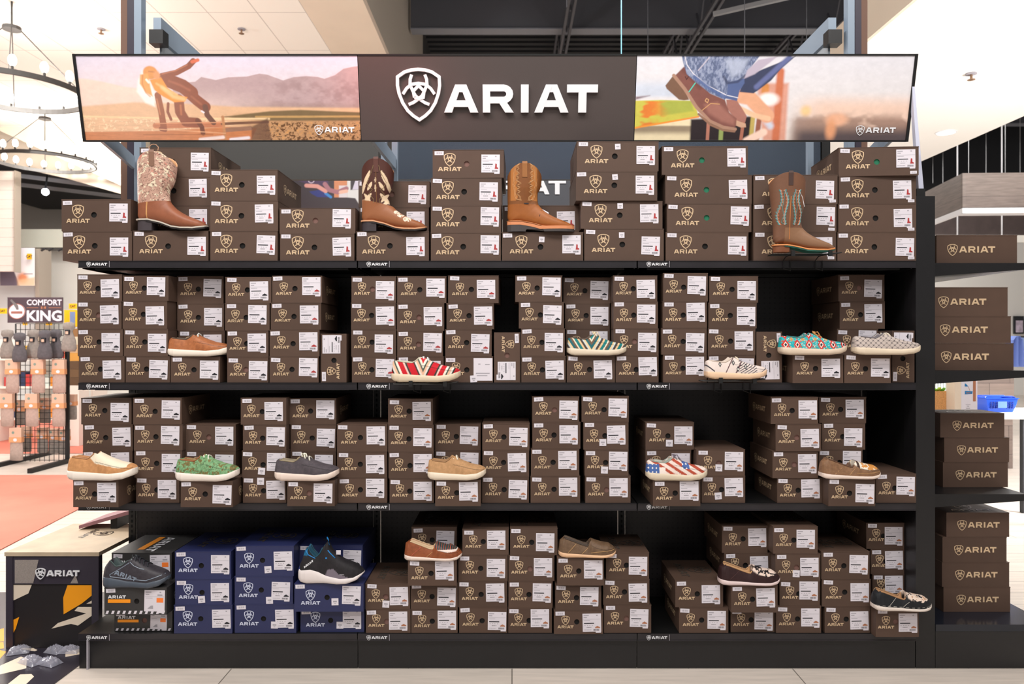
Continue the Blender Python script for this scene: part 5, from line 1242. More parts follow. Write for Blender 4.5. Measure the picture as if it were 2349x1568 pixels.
mb = MB(); mb.tube([(.62, 1.0, 7.4), (.62, 1.0, 2.2)], .003, 4); tag(mb.build('hanging_wire', mat('pale_blue_wire', C(130,190,220), .4)), 'thin pale blue wire hanging above the centre sign', 'wire')
for i, (px, Y) in enumerate(((1300, 3), (1420, 2.5), (1486, 5), (1708, 4), (1850, 5))):
    mb = MB(); mb.tube([(WX(px, Y), Y, 7.4), (WX(px, Y), Y, 4.2)], .004, 4); tag(mb.build('hanging_wire', M_beam), f"thin dark ceiling wire, {ORD[i]} from left above the right sign", 'wire')

# white soffit to the right
struct('ceiling_soffit', MB().box(3.06, 5.85, -1.0, 12, 4.0, 4.22), mat('warm_white_soffit', C(244,242,238), .8))
struct('trim_1', MB().box(3.03, 3.059, -1.0, 12, 4.0, 4.35), M_cream)
def ceil_pt(px, py, z): s_ = (CY - py)/(z - CZ); return ((px - CX)/s_, F/s_ - D0)
x, y = ceil_pt(2170, 303, 4.0)
dl = thing('downlight', 'recessed round downlight in the white soffit', 'lamp', (x, y, 3.99)); MB().tube([(0,0,0),(0,0,.012)], .12, 24).build('rim', M_decal, dl); MB().tube([(0,0,-.003),(0,0,0)], .10, 24).build('lens', mat('downlight_glow', C(255,255,255), .5, emit=C(255,252,244), es=3), dl)
def sprinkler(px, py, z, lab):
    x, y = ceil_pt(px, py, z); s_ = thing('sprinkler', lab, 'sprinkler', (x, y, z)); MB().tube([(0,0,-.002),(0,0,-.012)], .05, 16).build('escutcheon', M_grey, s_); MB().tube([(0,0,-.01),(0,0,-.07)], .012, 8).tube([(0,0,-.06),(0,0,-.065)], .035, 12).build('head', mat('brass', C(150,120,96), .4, metal=.6), s_)
sprinkler(2228, 168, 4.0, 'ceiling sprinkler head in the white right soffit'); sprinkler(554, 66, 5.5, 'sprinkler head in the white tiled ceiling above left sign'); sprinkler(232, 66, 5.5, 'sprinkler head in the white ceiling near the chandeliers')

# hanging wood canopy to the right
M_wood = plank_mat('grey_brown_wood_panel', C(118,106,100), C(104,92,88), C(70,62,60), 3.2, .42, .5, grain=.22)
M_wood2 = mat('dark_wood_panel', C(70,58,56), .6, noise=.15, nscale=6)
def wallq(nm, a, b, z0, z1, m, th=.05, lab=None, cat=None, parent=None):
    ax, ay = a; bx, by = b; d = Vector((bx-ax, by-ay)).normalized(); nx, ny = d.y*-th, d.x*th
    mb = MB(); mb.add([(ax,ay,z0),(bx,by,z0),(bx+nx,by+ny,z0),(ax+nx,ay+ny,z0),(ax,ay,z1),(bx,by,z1),(bx+nx,by+ny,z1),(ax+nx,ay+ny,z1)], [(0,3,2,1),(4,5,6,7),(0,1,5,4),(1,2,6,5),(2,3,7,6),(3,0,4,7)])
    return mb.build(nm, m, parent, fix=True)
Yk = 9.0
def at(px, Y): return (WX(px, Y), Y)
ck = thing('hanging_canopy', 'hanging grey wood canopy ring with white underside over the counter', 'canopy', (at(2210, Yk)[0], Yk, 0))
def cpart(nm, a, b, z0, z1, m): o = wallq(nm, a, b, z0, z1, m, parent=ck); o.location = -Vector(ck.location)
pa, pb, pc = at(2000, Yk + 4.5), at(2208, Yk), at(2520, Yk - .1)
cpart('fascia', pa, pb, WZ(476, Yk), WZ(397, Yk), M_wood); cpart('fascia', pb, pc, WZ(476, Yk), WZ(397, Yk), M_wood)
cpart('white_band', pa, pb, WZ(489, Yk), WZ(477, Yk), M_decal); cpart('white_band', pb, pc, WZ(489, Yk), WZ(477, Yk), M_decal)
mb = MB(); z = WZ(488, Yk)
mb.add([(pa[0], pa[1], z), (pb[0], pb[1], z), (pc[0], pc[1], z), (pc[0], pc[1] + .3, z), (pb[0] + .1, pb[1] + .3, z), (pa[0] + .1, pa[1] + .3, z)], [(0,1,2,3,4,5)]); o = mb.build('underside', M_decal, ck); o.location = -Vector(ck.location)
struct('wall_1', wallq.__wrapped__ if hasattr(wallq, '__wrapped__') else MB().box(WX(2040, 12), WX(2600, 12), 12.0, 12.1, WZ(545, 12), WZ(476, 12)), M_wood2)
struct('trim_2', MB().box(WX(2040, 12), WX(2600, 12), 11.95, 11.999, WZ(556, 12), WZ(540, 12)), M_white)
for i, (px, Y) in enumerate(((2140, 15), (2163, 14.5), (2222, 12), (2262, 13), (2306, 11.5), (2340, 13))):
    mb = MB(); mb.tube([(WX(px, Y), Y, WZ(420, Y)), (WX(px, Y), Y, 7.35)], .006, 4); tag(mb.build('hanging_wire', mat('grey_rail', C(150,150,152), .5)), f"thin pale ceiling wire, {ORD[i]} from the shelving, under the white soffit", 'wire')
for i in range(3):
    beam('ceiling_conduit', (3.0 + 2.2*i, 8, 6.3), (12 + 2*i, 3.0, 6.5), .06, .06, 'grey conduit run under the dark right ceiling', mat('grey_rail', C(1,1,1)))
for px in (2196, 2298):
    mb = MB(); mb.tube([(WX(px, Yk+1), Yk+1, WZ(548, Yk+1)), (WX(px, Yk+1), Yk+1, 7.3)], .012, 5); tag(mb.build('hanger_rod', M_decal), f"pale hanger rod of the wood canopy, {'nearer the shelving' if px < 2200 else 'nearer the frame edge'}", 'rod')
struct('wall_right_upper', MB().box(WX(2040, 17), 16, 17, 17.1, 4.601, 7.4), M_dark)
struct('wall_right', MB().box(WX(2040, 17), 16, 17, 17.1, 0, 4.6), mat('white_store_wall', C(232,228,222), .8))
struct('wall_back', MB().box(-14, WX(2040, 17) - .01, 17, 17.1, 0, 7.4), mat('grey_store_wall', C(196,190,184), .8))
struct('wall_far_left', MB().box(-14.1, -14, -1.5, 17, 0, 7.4), mat('white_store_wall_2', C(232,228,222), .8))
# low wood clad counter, basket table and things beyond the end shelving
Yc_ = 5.2
ct = MB().box(WX(2236, Yc_), WX(2326, Yc_), Yc_, Yc_ + .6, 0.62, WZ(862, Yc_)).box(WX(2236,Yc_), WX(2326,Yc_), Yc_+.02, Yc_+.6, 0, .62)
tag(ct.build('counter', plank_mat('brown_plank_cladding', C(128,112,104), C(112,98,92), C(60,52,50), .62, .16, .5, grain=.1)), 'brown plank clad counter seen beyond the end shelving', 'counter')
tag(MB().box(WX(2236,Yc_) - .01, WX(2345,Yc_) + .01, Yc_ - .02, Yc_ + .62, WZ(862,Yc_) + .001, WZ(855,Yc_)).build('countertop', mat('beige_countertop', C(210,190,160), .4)), 'pale beige countertop on the brown plank counter', 'countertop')
Yb = 2.6
tb = thing('display_table', 'low dark table holding the blue shopping basket', 'table', (WX(2300, Yb), Yb + .1, 0))
o = MB().box(-.36, .5, -.22, .35, WZ(946, Yb) - .04, WZ(946, Yb)).build('tabletop', mat('white_table', C(232,230,226), .5), tb)
for sx_ in (-.32, .44):
    for sy_ in (-.18, .31): MB().box(sx_-.02, sx_+.02, sy_-.02, sy_+.02, 0, WZ(946, Yb) - .041).build('leg', M_dark, tb)
bk = thing('shopping_basket', 'bright blue plastic shopping basket at the far right', 'basket', (WX(2301, Yb), Yb + .1, WZ(946, Yb) + .001))
M_blue = mat('blue_plastic', C(28,84,214), .35)
def hoop(x, y, z): return [(-x,-y,z),(x,-y,z),(x,y,z),(-x,y,z)]
mb = MB(); mb.grid([hoop(.095,.07,0), hoop(.112,.085,.055), hoop(.122,.09,.105), hoop(.128,.096,.105), hoop(.128,.096,.112), hoop(.119,.087,.112), hoop(.108,.082,.055), hoop(.092,.067,.004)], closev=True); mb.f.append((0,1,2,3)); mb.m.append(0); mb.f.append((28,31,30,29)); mb.m.append(0)
mb.build('basket_body', M_blue, bk)
mb = MB()
for zz in (.03,.045,.06,.075):
    for x in np.linspace(-.085,.085,9): 
        if abs(x) > .04: mb.box(x - .006, x + .006, -.0925, -.080, zz, zz + .009)
mb.build('slot', mat('dark_blue_slot', C(14,40,130), .6), bk)
MB().box(-.035, .035, -.094, -.080, .035, .085).build('name_plate', mat('light_blue_plastic', C(104,140,226), .4), bk)
mb = MB(); mb.tube([(-.12,-.06,.112),(-.10,-.05,.122),(.10,-.05,.122),(.12,-.06,.112)], .005, 6); mb.tube([(-.12,.06,.112),(-.10,.05,.122),(.10,.05,.122),(.12,.06,.112)], .005, 6); mb.build('handle', M_blue, bk)
Yp = 1.9
bx_ = thing('product_carton', 'white carton printed with a blue pickup truck', 'box', (WX(2218, Yp), Yp, .62))
zb1 = .62; MB().box(WX(2205,Yp) - WX(2218,Yp), WX(2242,Yp) - WX(2218,Yp), 0, .10, 0, WZ(868,Yp) - .62).build('carton', M_label, bx_)
MB().box(WX(2190,Yp) - WX(2218,Yp), WX(2205,Yp) - WX(2218,Yp) - .0005, .0, .10, 0, WZ(870,Yp) - .62).build('side_flap', mat('cream_card', C(224,206,186), .6), bx_)
mb = MB(); x0_ = WX(2213,Yp) - WX(2218,Yp); zz0 = WZ(904,Yp) - .62; k_ = 1/sc_at(Yp)
mb.poly([(x0_, zz0), (x0_ + 17*k_, zz0 + 1*k_), (x0_ + 18*k_, zz0 + 7*k_), (x0_, zz0 + 8*k_)], -.001); mb.build('truck_body_print', mat('teal_blue_print', C(24,116,176), .5), bx_); mb = MB(); mb.poly([(x0_, zz0 + 18*k_), (x0_ + 8*k_, zz0 + 18*k_), (x0_ + 3*k_, zz0 + 24*k_), (x0_, zz0 + 25*k_)], -.001)
mb.build('truck_cab_print', mat('teal_blue_print', C(24,116,176), .5), bx_); mb = MB(); mb.stroke([(x0_ + 8*k_, zz0 + 18*k_), (x0_ + 12*k_, zz0 + 8*k_)], 1.0*k_, -.001); mb.quadxz(x0_+3*k_, x0_+13*k_, zz0+2.5*k_, zz0+4.5*k_, -.0015); mb.build('red_print', M_tan, bx_)
mb = MB(); mb.quadxz(x0_+2*k_, x0_+13*k_, zz0-24*k_, zz0-23*k_, -.001); mb.quadxz(x0_+5*k_, x0_+10*k_, zz0-28*k_, zz0-26*k_, -.001); mb.quadxz(x0_+3*k_, x0_+12*k_, zz0-33*k_, zz0-31*k_, -.001); mb.build('small_print', M_grey, bx_)
MB().box(WX(2232,Yp)-WX(2218,Yp), WX(2238,Yp)-WX(2218,Yp), -.002, -.0005, WZ(920,Yp)-.62, WZ(872,Yp)-.62).build('brown_strip', M_tan, bx_)
st = thing('produce_stand', 'low stand under the wicker basket and white carton', 'table', (WX(2190, Yp), Yp, 0)); MB().box(-.18, .16, -.06, .32, .56, .619).build('top', M_decal, st); MB().box(-.15, .13, -.03, .29, 0, .5595).build('base', M_dark, st)
vb = thing('wicker_basket', 'shallow wicker basket of green vegetables behind the end post', 'basket', (WX(2160, Yp), Yp + .16, .6205))
zt_ = WZ(899, Yp) - .6205; MB().grid([hoop(.10,.05,zt_*0), hoop(.105,.055,zt_*.6), hoop(.112,.06,zt_), hoop(.106,.055,zt_), hoop(.10,.05,zt_*.5)], closev=True).build('basket_body', mat('wicker', C(206,150,92), .8, noise=.2, nscale=120), vb)
MB().box(-.1, .1, -.05, .05, 0, zt_*.5).build('liner', mat('wicker', C(1,1,1)), vb)
for i, dx in enumerate(np.linspace(-.08, .08, 7)):
    cg = [(96,160,40),(130,190,50),(170,196,60)][i % 3]; mb = MB(); mb.ball((0,0,0), .014, sx=2.0, sy=.8, sz=.8); mb.tube([(.022,0,.004),(.036,0,.008)], .003, 5)
    o = mb.build('vegetable', mat('green_veg_%d' % (i % 3), C(*cg), .5), smooth=True); o.location = (WX(2160,Yp) + dx, Yp + .13, .6205 + zt_ + .006 + (i % 2)*.006); o.rotation_euler = (0, R(-15 + i*9), R(20*i)); tag(o, 'small green vegetable heaped in the wicker basket', 'vegetable', 'green vegetables in the wicker basket')
mb = MB()
for i in range(9): mb.box(WX(2147,3.5) + i*.024, WX(2147,3.5) + i*.024 + .012, 3.5, 3.52, 0, WZ(872,3.5))
tag(mb.build('slatted_screen', mat('white_slats', C(206,212,208), .6)), 'white slatted screen behind the vegetable basket', 'screen')
# clothing racks far right
for i, (px, col) in enumerate(((2330,(106,126,190)),(2344,(150,170,210)),(2352,(70,90,150)))):
    Y = 8 + .3*i; mb = MB(); mb.grid([[(x_, -.06 if j % 2 else .06, z_) for j, x_ in enumerate(np.linspace(-.13, .13, 7)*w2)] for z_, w2 in ((0,1.15),(.25,1.0),(.40,.8),(.46,.3))]); o = mb.build('hanging_shirt', mat('shirt_%d' % i, C(*col), .9)); o.location = (WX(px, Y), Y, WZ(838, Y) - .02)
    tag(o, ['periwinkle blue shirt on the far rack, leftmost', 'pale blue shirt on the far rack, middle', 'dark blue shirt on the far rack, rightmost'][i], 'shirt', 'shirts on the far right rack')
rk = MB(); rk.tube([(WX(2310,8.2), 8.2, WZ(772,8.2)), (WX(2400,8.2), 8.2, WZ(772,8.2))], .015, 6); rk.tube([(WX(2320,8.2), 8.2, 0), (WX(2320,8.2), 8.2, WZ(772,8.2))], .015, 6); rk.tube([(WX(2395,8.2), 8.2, 0), (WX(2395,8.2), 8.2, WZ(772,8.2))], .015, 6); tag(rk.build('clothes_rack', M_steel), 'distant clothes rail with blue shirts at right edge', 'rack')
pf = thing('framed_poster', 'small dark framed poster on the far right wall', 'poster', (WX(2338,16.9), 16.9, WZ(745,16.9))); w_ = 8/sc_at(16.9); h_ = 17/sc_at(16.9); MB().box(-w_-.04, w_+.04, 0, .05, -h_-.04, h_+.04).build('poster_frame', M_dark, pf); MB().box(-w_, w_, -.01, -.001, -h_, h_*.6).build('picture_print', mat('mauve_print', C(196,180,196), .5, noise=.4, nscale=8), pf)

# ------------------------------------------------------------------ left background
mb = MB(); mb.poly([(WX(a, 11.1), WZ(b, 11.1)) for a, b in ((-330,155),(0,300),(150,368),(286,429),(330,449),(330,291),(-330,291))], 11.1, .25); struct('wall_fascia', mb, mat('cream_fascia', C(232,222,204), .8), fix=True)
mb = MB(); mb.poly([(WX(a, 11.36), WZ(b, 11.36)) for a, b in ((-330,305),(0,374),(150,408),(286,447),(330,459),(330,440),(286,425),(150,362),(0,296),(-330,151))], 11.36, .1); struct('wall_fascia_lower', mb, mat('warm_grey_fascia', C(196,186,172), .8), fix=True)
struct('wall_siding', MB().box(-14, WX(36, 11.2), 11.2, 11.3, WZ(622, 11.2), WZ(392, 11.2)), plank_mat('white_siding', C(232,226,220), C(228,222,216), C(170,160,152), 9, .18, .6, grain=.03))
def siding_fix():
    m = _mats['white_siding']; mp = [n for n in m.node_tree.nodes if n.type == 'MAPPING'][0]; mp.inputs['Rotation'].default_value = (R(90), 0, 0)
siding_fix()
for nm in ('brown_plank_cladding', 'grey_brown_wood_panel'): [n for n in _mats[nm].node_tree.nodes if n.type == 'MAPPING'][0].inputs['Rotation'].default_value = (R(90), 0, 0)
struct('trim_3', MB().box(WX(36, 11.2), WX(39, 11.2), 11.15, 11.32, WZ(624, 11.2), WZ(392, 11.2)), M_greyw)
# raked dark ceiling patch behind
struct('ceiling_dark_left', MB().box(-12.5, -2.0, 11.5, 16.9, 4.95, 5.05), M_dark)
for i in range(4):
    y = 11.7; beam('ceiling_rail', (-12 + i*1.5, y, 4.8), (-6.5 + i*1.5, 16.8, 4.8), .05, .08, 'thin grey rail under the dark left ceiling', mat('grey_rail', C(150,150,152), .5))
struct('wall_soffit_left', MB().box(-14, WX(250, 13), 12.9, 13.0, WZ(568, 13), WZ(527, 13)), mat('pale_green_white', C(226,228,214), .8))
struct('wall_left_back', MB().box(WX(88, 13.5), WX(320, 13.5), 13.5, 13.6, 0, WZ(575, 13.5)), mat('soft_white_wall', C(236,234,228), .8))
struct('wall_panel_left', MB().box(-14, WX(81, 12), 12, 12.1, 0, WZ(650, 12)), mat('white_slatwall', C(222,228,230), .7))
struct('wall_pillar_left', MB().box(WX(81, 11.8), WX(90, 11.8), 11.8, 12.2, 0, WZ(570, 11.8)), M_greyw)
Ys = 11.6
fs = thing('store_graphic', 'large white wall graphic with yellow tag at far left', 'poster', (WX(60, Ys), Ys, WZ(610, Ys)))
p = Paint(70, 90, 80, 90); p.vgrad(0, Cn(238,238,246), 90, Cn(240,236,234))
p.poly([(0,50),(30,50),(45,90),(0,90)], Cn(110,100,116), 1); p.ell(52, 72, 12, 12, Cn(228,150,110), .5); p.poly([(40,76),(80,70),(80,90),(40,90)], Cn(226,190,150), 3, .8); p.line([(55,62),(74,62)], 2, Cn(120,116,130), 1)
p.build('picture_print', WX(0,Ys) - WX(60,Ys), WX(80,Ys) - WX(60,Ys), WZ(655,Ys) - WZ(610,Ys), WZ(568,Ys) - WZ(610,Ys), 0, fs, M_print)
def yellow_tag(px, py, Y, w_, h_, lab, txt='CAT'):
    t_ = thing('yellow_sign', lab, 'sign', (WX(px, Y), Y, WZ(py, Y))); MB().box(-w_/2, w_/2, 0, .01, -h_/2, h_/2).build('sign_plate', mat('safety_yellow', C(246,186,20), .5), t_)
    tm = text_mb(txt, h_*.62, h_*.02, squash=.9); o = tm.build('word_print', M_ink, t_); o.location = (0, -.003, -h_*.02)
yellow_tag(67, 588, 11.5, .09, .11, 'square yellow tag high on the white wall graphic')
yellow_tag(167, 702, 7.4, .115, .075, 'orange yellow brand sign right of the comfort sign')
yellow_tag(5, 713, 6.8, .12, .07, 'yellow brand sign at the left picture edge')
yellow_tag(57, 740, 6.2, .055, .06, 'small yellow tag under the comfort sign, on its left'); yellow_tag(112, 740, 6.2, .075, .06, 'small yellow tag under the comfort sign, at its middle')
lp = thing('spot_lamp', 'bright round spot lamp on the dark left ceiling', 'lamp', (WX(104, 12), 12, WZ(440, 12))); MB().ball((0,0,0), .07).build('bulb', mat('cool_lamp_glow', C(255,255,255), .5, emit=(.8,.88,1,1), es=30), lp); MB().tube([(0,.0,.06),(0,.1,.5)], .02, 6).build('stem', M_dark, lp)
tl = thing('track_light', 'black track lights under the pale soffit at left', 'lamp', (WX(118, 11), 11, WZ(572, 11)))
MB().box(-.2, .25, 0, .02, .02, .035).build('track', M_dark, tl)
for dx in (-.16, -.02, .16): MB().tube([(dx + .04, 0, .02), (dx - .03, 0, -.02)], .022, 8).build('lamp_head', M_dark, tl)

def pend_chandelier(px, pyring, pyhub, halfw, R_, nb, lab, rod_top):
    s_ = halfw/R_; Y = F/s_ - D0; X = (px - CX)/s_; zr = CZ + (CY - pyring)/s_; zh = CZ + (CY - pyhub)/s_
    t_ = thing('chandelier', lab, 'chandelier', (X, Y, zr)); mi_ = mat('dark_iron', C(46,42,40), .5)
    mb = MB(); rr = [[((R_ + a)*math.cos(2*math.pi*i/64), (R_ + a)*math.sin(2*math.pi*i/64), b) for a, b in ((-.012,-.03),(.012,-.03),(.012,.03),(-.012,.03))] for i in range(65)]; mb.grid(rr, closev=True); mb.build('ring', mi_, t_, fix=True)
    mb = MB(); mb.tube([(0,0,zh - zr), (0,0,rod_top - zr)], .012, 6); mb.tube([(0,0,zh-zr-.02),(0,0,zh-zr+.02)], .10, 12); mb.build('rod', mi_, t_)
    mb = MB()
    for k_ in range(4): a = 2*math.pi*(k_ + .35)/4; mb.tube([(.08*math.cos(a), .08*math.sin(a), zh - zr), (R_*math.cos(a), R_*math.sin(a), .03)], .007, 5)
    mb.build('stay_rod', mi_, t_)
    bm_ = MB().ball((0,0,.13), .045, sz=1.5).mesh('bulb', mat('bulb_glow', C(255,250,240), .5, emit=(1,.93,.84,1), es=10)); sm_ = MB().tube([(0,0,.03),(0,0,.08)], .016, 6).mesh('candle_socket', mi_)
    for k_ in range(nb):
        a = 2*math.pi*(k_ + .5)/nb; so = link('candle_socket', sm_, t_, (R_*math.cos(a), R_*math.sin(a), 0)); link('bulb', bm_, so)
    for k_ in range(3): a = 2*math.pi*k_/3; point('chandelier_light', (X + R_*.3*math.cos(a), Y + R_*.3*math.sin(a), zr + .10), 34, r=.05)
pend_chandelier(27, 210, 65, 153, .80, 16, 'upper ring chandelier with glowing bulbs, nearer of the two', 5.5)
pend_chandelier(103, 372, 272, 104, .80, 22, 'lower ring chandelier with glowing bulbs, farther of the two', 5.5)

# sock rack
Yr = 5.6; kr = 1/sc_at(Yr)
def rx(px): return WX(px, Yr)
def rz(py): return WZ(py, Yr)
gr = thing('sock_rack', 'black wire grid rack hung with packaged socks', 'rack', (rx(90), Yr, 0))
mb = MB()
for px in np.linspace(36, 157, 12): mb.tube([(rx(px) - rx(90), 0, rz(1058)), (rx(px) - rx(90), 0, rz(742))], .004 if 40 < px < 150 else .009, 5)
for py in np.linspace(742, 1055, 24): mb.tube([(rx(36) - rx(90), .004, rz(py)), (rx(157) - rx(90), .004, rz(py))], .0035, 4)
mb.build('wire_grid', M_dsteel, gr)
MB().box(rx(150) - rx(90), rx(158) - rx(90), -.01, .02, .03, rz(742)).build('rack_post', M_dsteel, gr)
for (a, b) in ((157, 36),): 
    beam_ = MB(); beam_.add([(rx(150)-rx(90), -.7, .0),(rx(150)-rx(90)+.05,-.7,.0),(rx(150)-rx(90)+.05,.7,.0),(rx(150)-rx(90),.7,.0),(rx(150)-rx(90), -.7, .05),(rx(150)-rx(90)+.05,-.7,.05),(rx(150)-rx(90)+.05,.7,.05),(rx(150)-rx(90),.7,.05)], [(0,3,2,1),(4,5,6,7),(0,1,5,4),(1,2,6,5),(2,3,7,6),(3,0,4,7)]); beam_.build('rack_foot', M_dsteel, gr)
MB().box(rx(30)-rx(90), rx(30)-rx(90)+.05, -.7, .7, 0, .05).build('rack_foot', M_dsteel, gr)
sg_ = thing('rack_sign', 'dark plum sign reading comfort is king above the sock rack', 'sign', (rx(84), Yr - .03, rz(711)))
wS, hS = 63*kr, 29*kr
MB().box(-wS, wS, 0, .015, -hS, hS).build('sign_plate', mat('plum_sign', C(74,58,66), .5), sg_)
o = fit_text('COMFORT', .41, .068, .03, .003).build('word_print', M_label, sg_); o.location = (wS*.34, 0, hS*.60)
o = fit_text('KING', .41, .128, .035, .003).build('word_print', M_label, sg_); o.location = (wS*.34, 0, -hS*.45)
MB().box(wS*.22, wS*.40, -.003, 0, hS*.10, hS*.28).box(-wS*.30, wS*.12, -.003, 0, hS*.16, hS*.20).box(wS*.50, wS*.95, -.003, 0, hS*.16, hS*.20).build('orange_rule', M_tan, sg_)
o = text_mb('IS', .035, .001).build('small_word', M_ink, sg_); o.location = (wS*.31, -.006, hS*.19)
mb = MB(); mb.poly([(-wS*.655 + wS*.315*math.cos(a), -hS*.10 + hS*.62*math.sin(a)) for a in np.linspace(0, 2*math.pi, 24, endpoint=False)], -.003); mb.build('badge', M_label, sg_)
mb = MB(); mb.stroke([(-wS*.655 + wS*.295*math.cos(a), -hS*.10 + hS*.59*math.sin(a)) for a in np.linspace(0, 2*math.pi, 24, endpoint=False)], .010, -.004, closed=True); mb.poly([(-wS*.86, -hS*.28),(-wS*.45,-hS*.28),(-wS*.45,-hS*.10),(-wS*.86,-hS*.10)], -.0045); mb.build('badge_ring', mat('brown_badge', C(150,96,84), .5), sg_)
mb = MB(); mb.poly([(-wS*.66,hS*.02),(-wS*.58,hS*.04),(-wS*.60,hS*.35),(-wS*.72,hS*.60),(-wS*.84,hS*.86),(-wS*.90,hS*.76),(-wS*.76,hS*.40)], -.005); mb.build('badge_boot', mat('grey_badge', C(110,104,104), .5), sg_)
# sock packs, one built, the rest copied
M_sock = mat('oatmeal_sock', C(172,150,140), .95, noise=.1, nscale=40); M_sock2 = mat('charcoal_sock', C(84,80,84), .95, noise=.15, nscale=40); M_sock3 = mat('grey_sock', C(134,126,120), .95, noise=.15, nscale=40)
M_band = mat('orange_card_band', C(214,150,106), .7); M_card = mat('pale_pink_card', C(206,168,146), .7); M_dot = mat('sage_dot', C(120,140,130), .7)
def sock_pack(ms, w_=.165, h_=.38):
    t_ = thing('sock_pack', 'x', 'socks'); mb = MB(); P_ = []
    for z_, wx, wy, dx in ((0,.30,.5,.0),(.02,.46,.9,0),(.25,.47,1,.0),(.45,.46,1,0),(.6,.42,.9,.0),(.62,.42,.9,0)):
        P_.append([(w_*(wx*math.cos(a) + dx), .022*wy*math.sin(a), h_*z_) for a in np.linspace(0, 2*math.pi, 14, endpoint=False)])
    mb.grid(P_, closev=True); mb.f.append(tuple(range(13,-1,-1))); mb.m.append(0); mb.build('sock', ms, t_, smooth=True)
    MB().box(-w_*.44, w_*.44, -.026, .026, h_*.56, h_*.72).build('card_band', M_band, t_)
    MB().box(-w_*.42, w_*.42, -.024, .024, h_*.72, h_).build('header_card', M_card, t_)
    mb = MB(); mb.poly([(.022*math.cos(a), h_*.64 + .018*math.sin(a)) for a in np.linspace(0, 6.283, 16, endpoint=False)], -.027); mb.build('badge', M_label, t_)
    mb = MB(); mb.poly([(-.026 + .016*math.cos(a), h_*.86 + .016*math.sin(a)) for a in np.linspace(0, 6.283, 14, endpoint=False)], -.0245); mb.build('round_dot', M_dot, t_)
    return t_
def copy_tree(o, parent=None):
    c = o.copy(); COL.objects.link(c); c.parent = parent
    for ch in o.children: copy_tree(ch, c)
    return c
def bundle(ms):
    t_ = thing('sock_bundle', 'x', 'socks'); mb = MB(); P_ = []
    for z_, wx in ((0,.055),(.03,.068),(.10,.062),(.16,.040),(.19,.034),(.22,.055),(.26,.052),(.27,.02)):
        P_.append([(wx*math.cos(a)*(1+.08*math.cos(5*a)), .5*wx*math.sin(a), z_) for a in np.linspace(0, 2*math.pi, 20, endpoint=False)])
    mb.grid(P_, closev=True); mb.f.append(tuple(range(19,-1,-1))); mb.m.append(0); mb.build('sock', ms, t_, smooth=True)
    MB().box(-.020, .020, -.032, .02, .155, .20).build('band', M_ink, t_); MB().box(-.012, .012, -.034, -.0325, .16, .185).build('tag', M_card, t_); return t_
proto = sock_pack(M_sock); protog = sock_pack(M_sock3, .14, .30); bp = bundle(M_sock3); bp2 = bundle(M_sock2)
used = set()
def put(pr, px, pyb, yoff, lab, grp, sc_=1.0):
    o = pr if pr.name not in used else copy_tree(pr); used.add(pr.name); used.add(o.name)
    o.location = (WX(px, Yr + yoff), Yr + yoff, WZ(pyb, Yr + yoff)); o.scale = (sc_,)*3; o['label'] = lab; o['group'] = grp; return o
g1 = 'sock packs on the wire rack'; RW = {901: 'upper row', 978: 'middle row', 1056: 'bottom row'}
for px, py, k_ in ((29,901,'at left'),(88,901,'at centre'),(136,901,'at right'),(17,978,'at left'),(74,978,'at centre'),(135,978,'at right'),(38,1056,'at left')):
    put(proto, px, py, -.12, f"oatmeal sock pack with orange band, {RW[py]} {k_}", g1, 1.0 if py != 901 else 1.02)
for i, (px, py) in enumerate(((47,975),(104,970),(164,962),(98,1038),(124,1040),(148,1042),(60,1036))):
    put(protog, px, py, .10, f"grey toed sock pack behind the grid, {'middle' if py < 1000 else 'bottom'} row, {['first','second','third'][i] if i < 3 else ['second','third','fourth','first'][i-3]} from left", 'grey sock packs behind the grid')
for i, (pr, px, py) in enumerate(((bp,17,822),(bp2,45,830),(bp,77,822),(bp2,103,824),(bp2,128,822),(bp,158,806))):
    put(pr, px, py, (-.07, -.20)[i % 2], f"{'grey' if pr is bp else 'charcoal'} sock bundle in the rack's top row, {ORD[i]} from left", 'sock bundles in the top row', 1.25)
# shelf of boxes and yellow packs behind the rack
Yq = 7.5
sh_ = thing('stock_shelf', 'far white display shelf stacked behind the sock rack', 'shelving', (WX(120,Yq), Yq, 0.008)); 
MB().box(-.75, .55, 0, .4, .3, .33).box(-.75, .55, 0, .4, .75, .78).box(-.75, .55, 0, .4, 1.15, 1.18).box(-.77,-.75,0,.4,0,1.45).box(.55,.57,0,.4,0,1.45).build('shelf_boards', M_white, sh_)
rnd_ = random.Random(4); ci_ = [(44,56,90),(240,186,30),(196,60,60),(210,220,214),(60,64,70),(40,110,120),(230,140,40)]
for r_, z_ in enumerate((.3305,.7805,1.1805)):
    x = -.72
    j = 0
    while x < .46:
        w_ = rnd_.uniform(.07,.12); h_ = rnd_.uniform(.10,.22); c = ci_[rnd_.randrange(7)]; o = MB().box(0, w_, 0, .2, 0, h_).build('goods_box', mat('goods_%d' % ci_.index(c), C(*c), .6)); o.location = (WX(120,Yq) + x, Yq + .05, z_ + .008)
        tag(o, f"small packaged item on the far shelf, {['low','middle','upper'][r_]} row, {(ORD + ['twelfth','thirteenth','fourteenth','fifteenth'])[min(j,14)]} from left", 'box', 'packaged items on the far shelf'); x += w_ + .012; j += 1
yp = thing('yellow_display', 'tall yellow and orange cardboard display right of the sock rack', 'display', (WX(164,7.0), 7.0, 0.008)); MB().box(-.10, .10, 0, .25, WZ(750,7.0), WZ(712,7.0)).build('yellow_header', mat('safety_yellow', C(1,1,1)), yp); MB().box(-.10, .10, 0.001, .25, 0, WZ(885,7.0)).build('stand_body', M_white, yp)
MB().box(-.02, .05, -.004, 0, WZ(748,7.0), WZ(716,7.0)).build('print', mat('blue_grey_print', C(120,140,180), .6), yp)
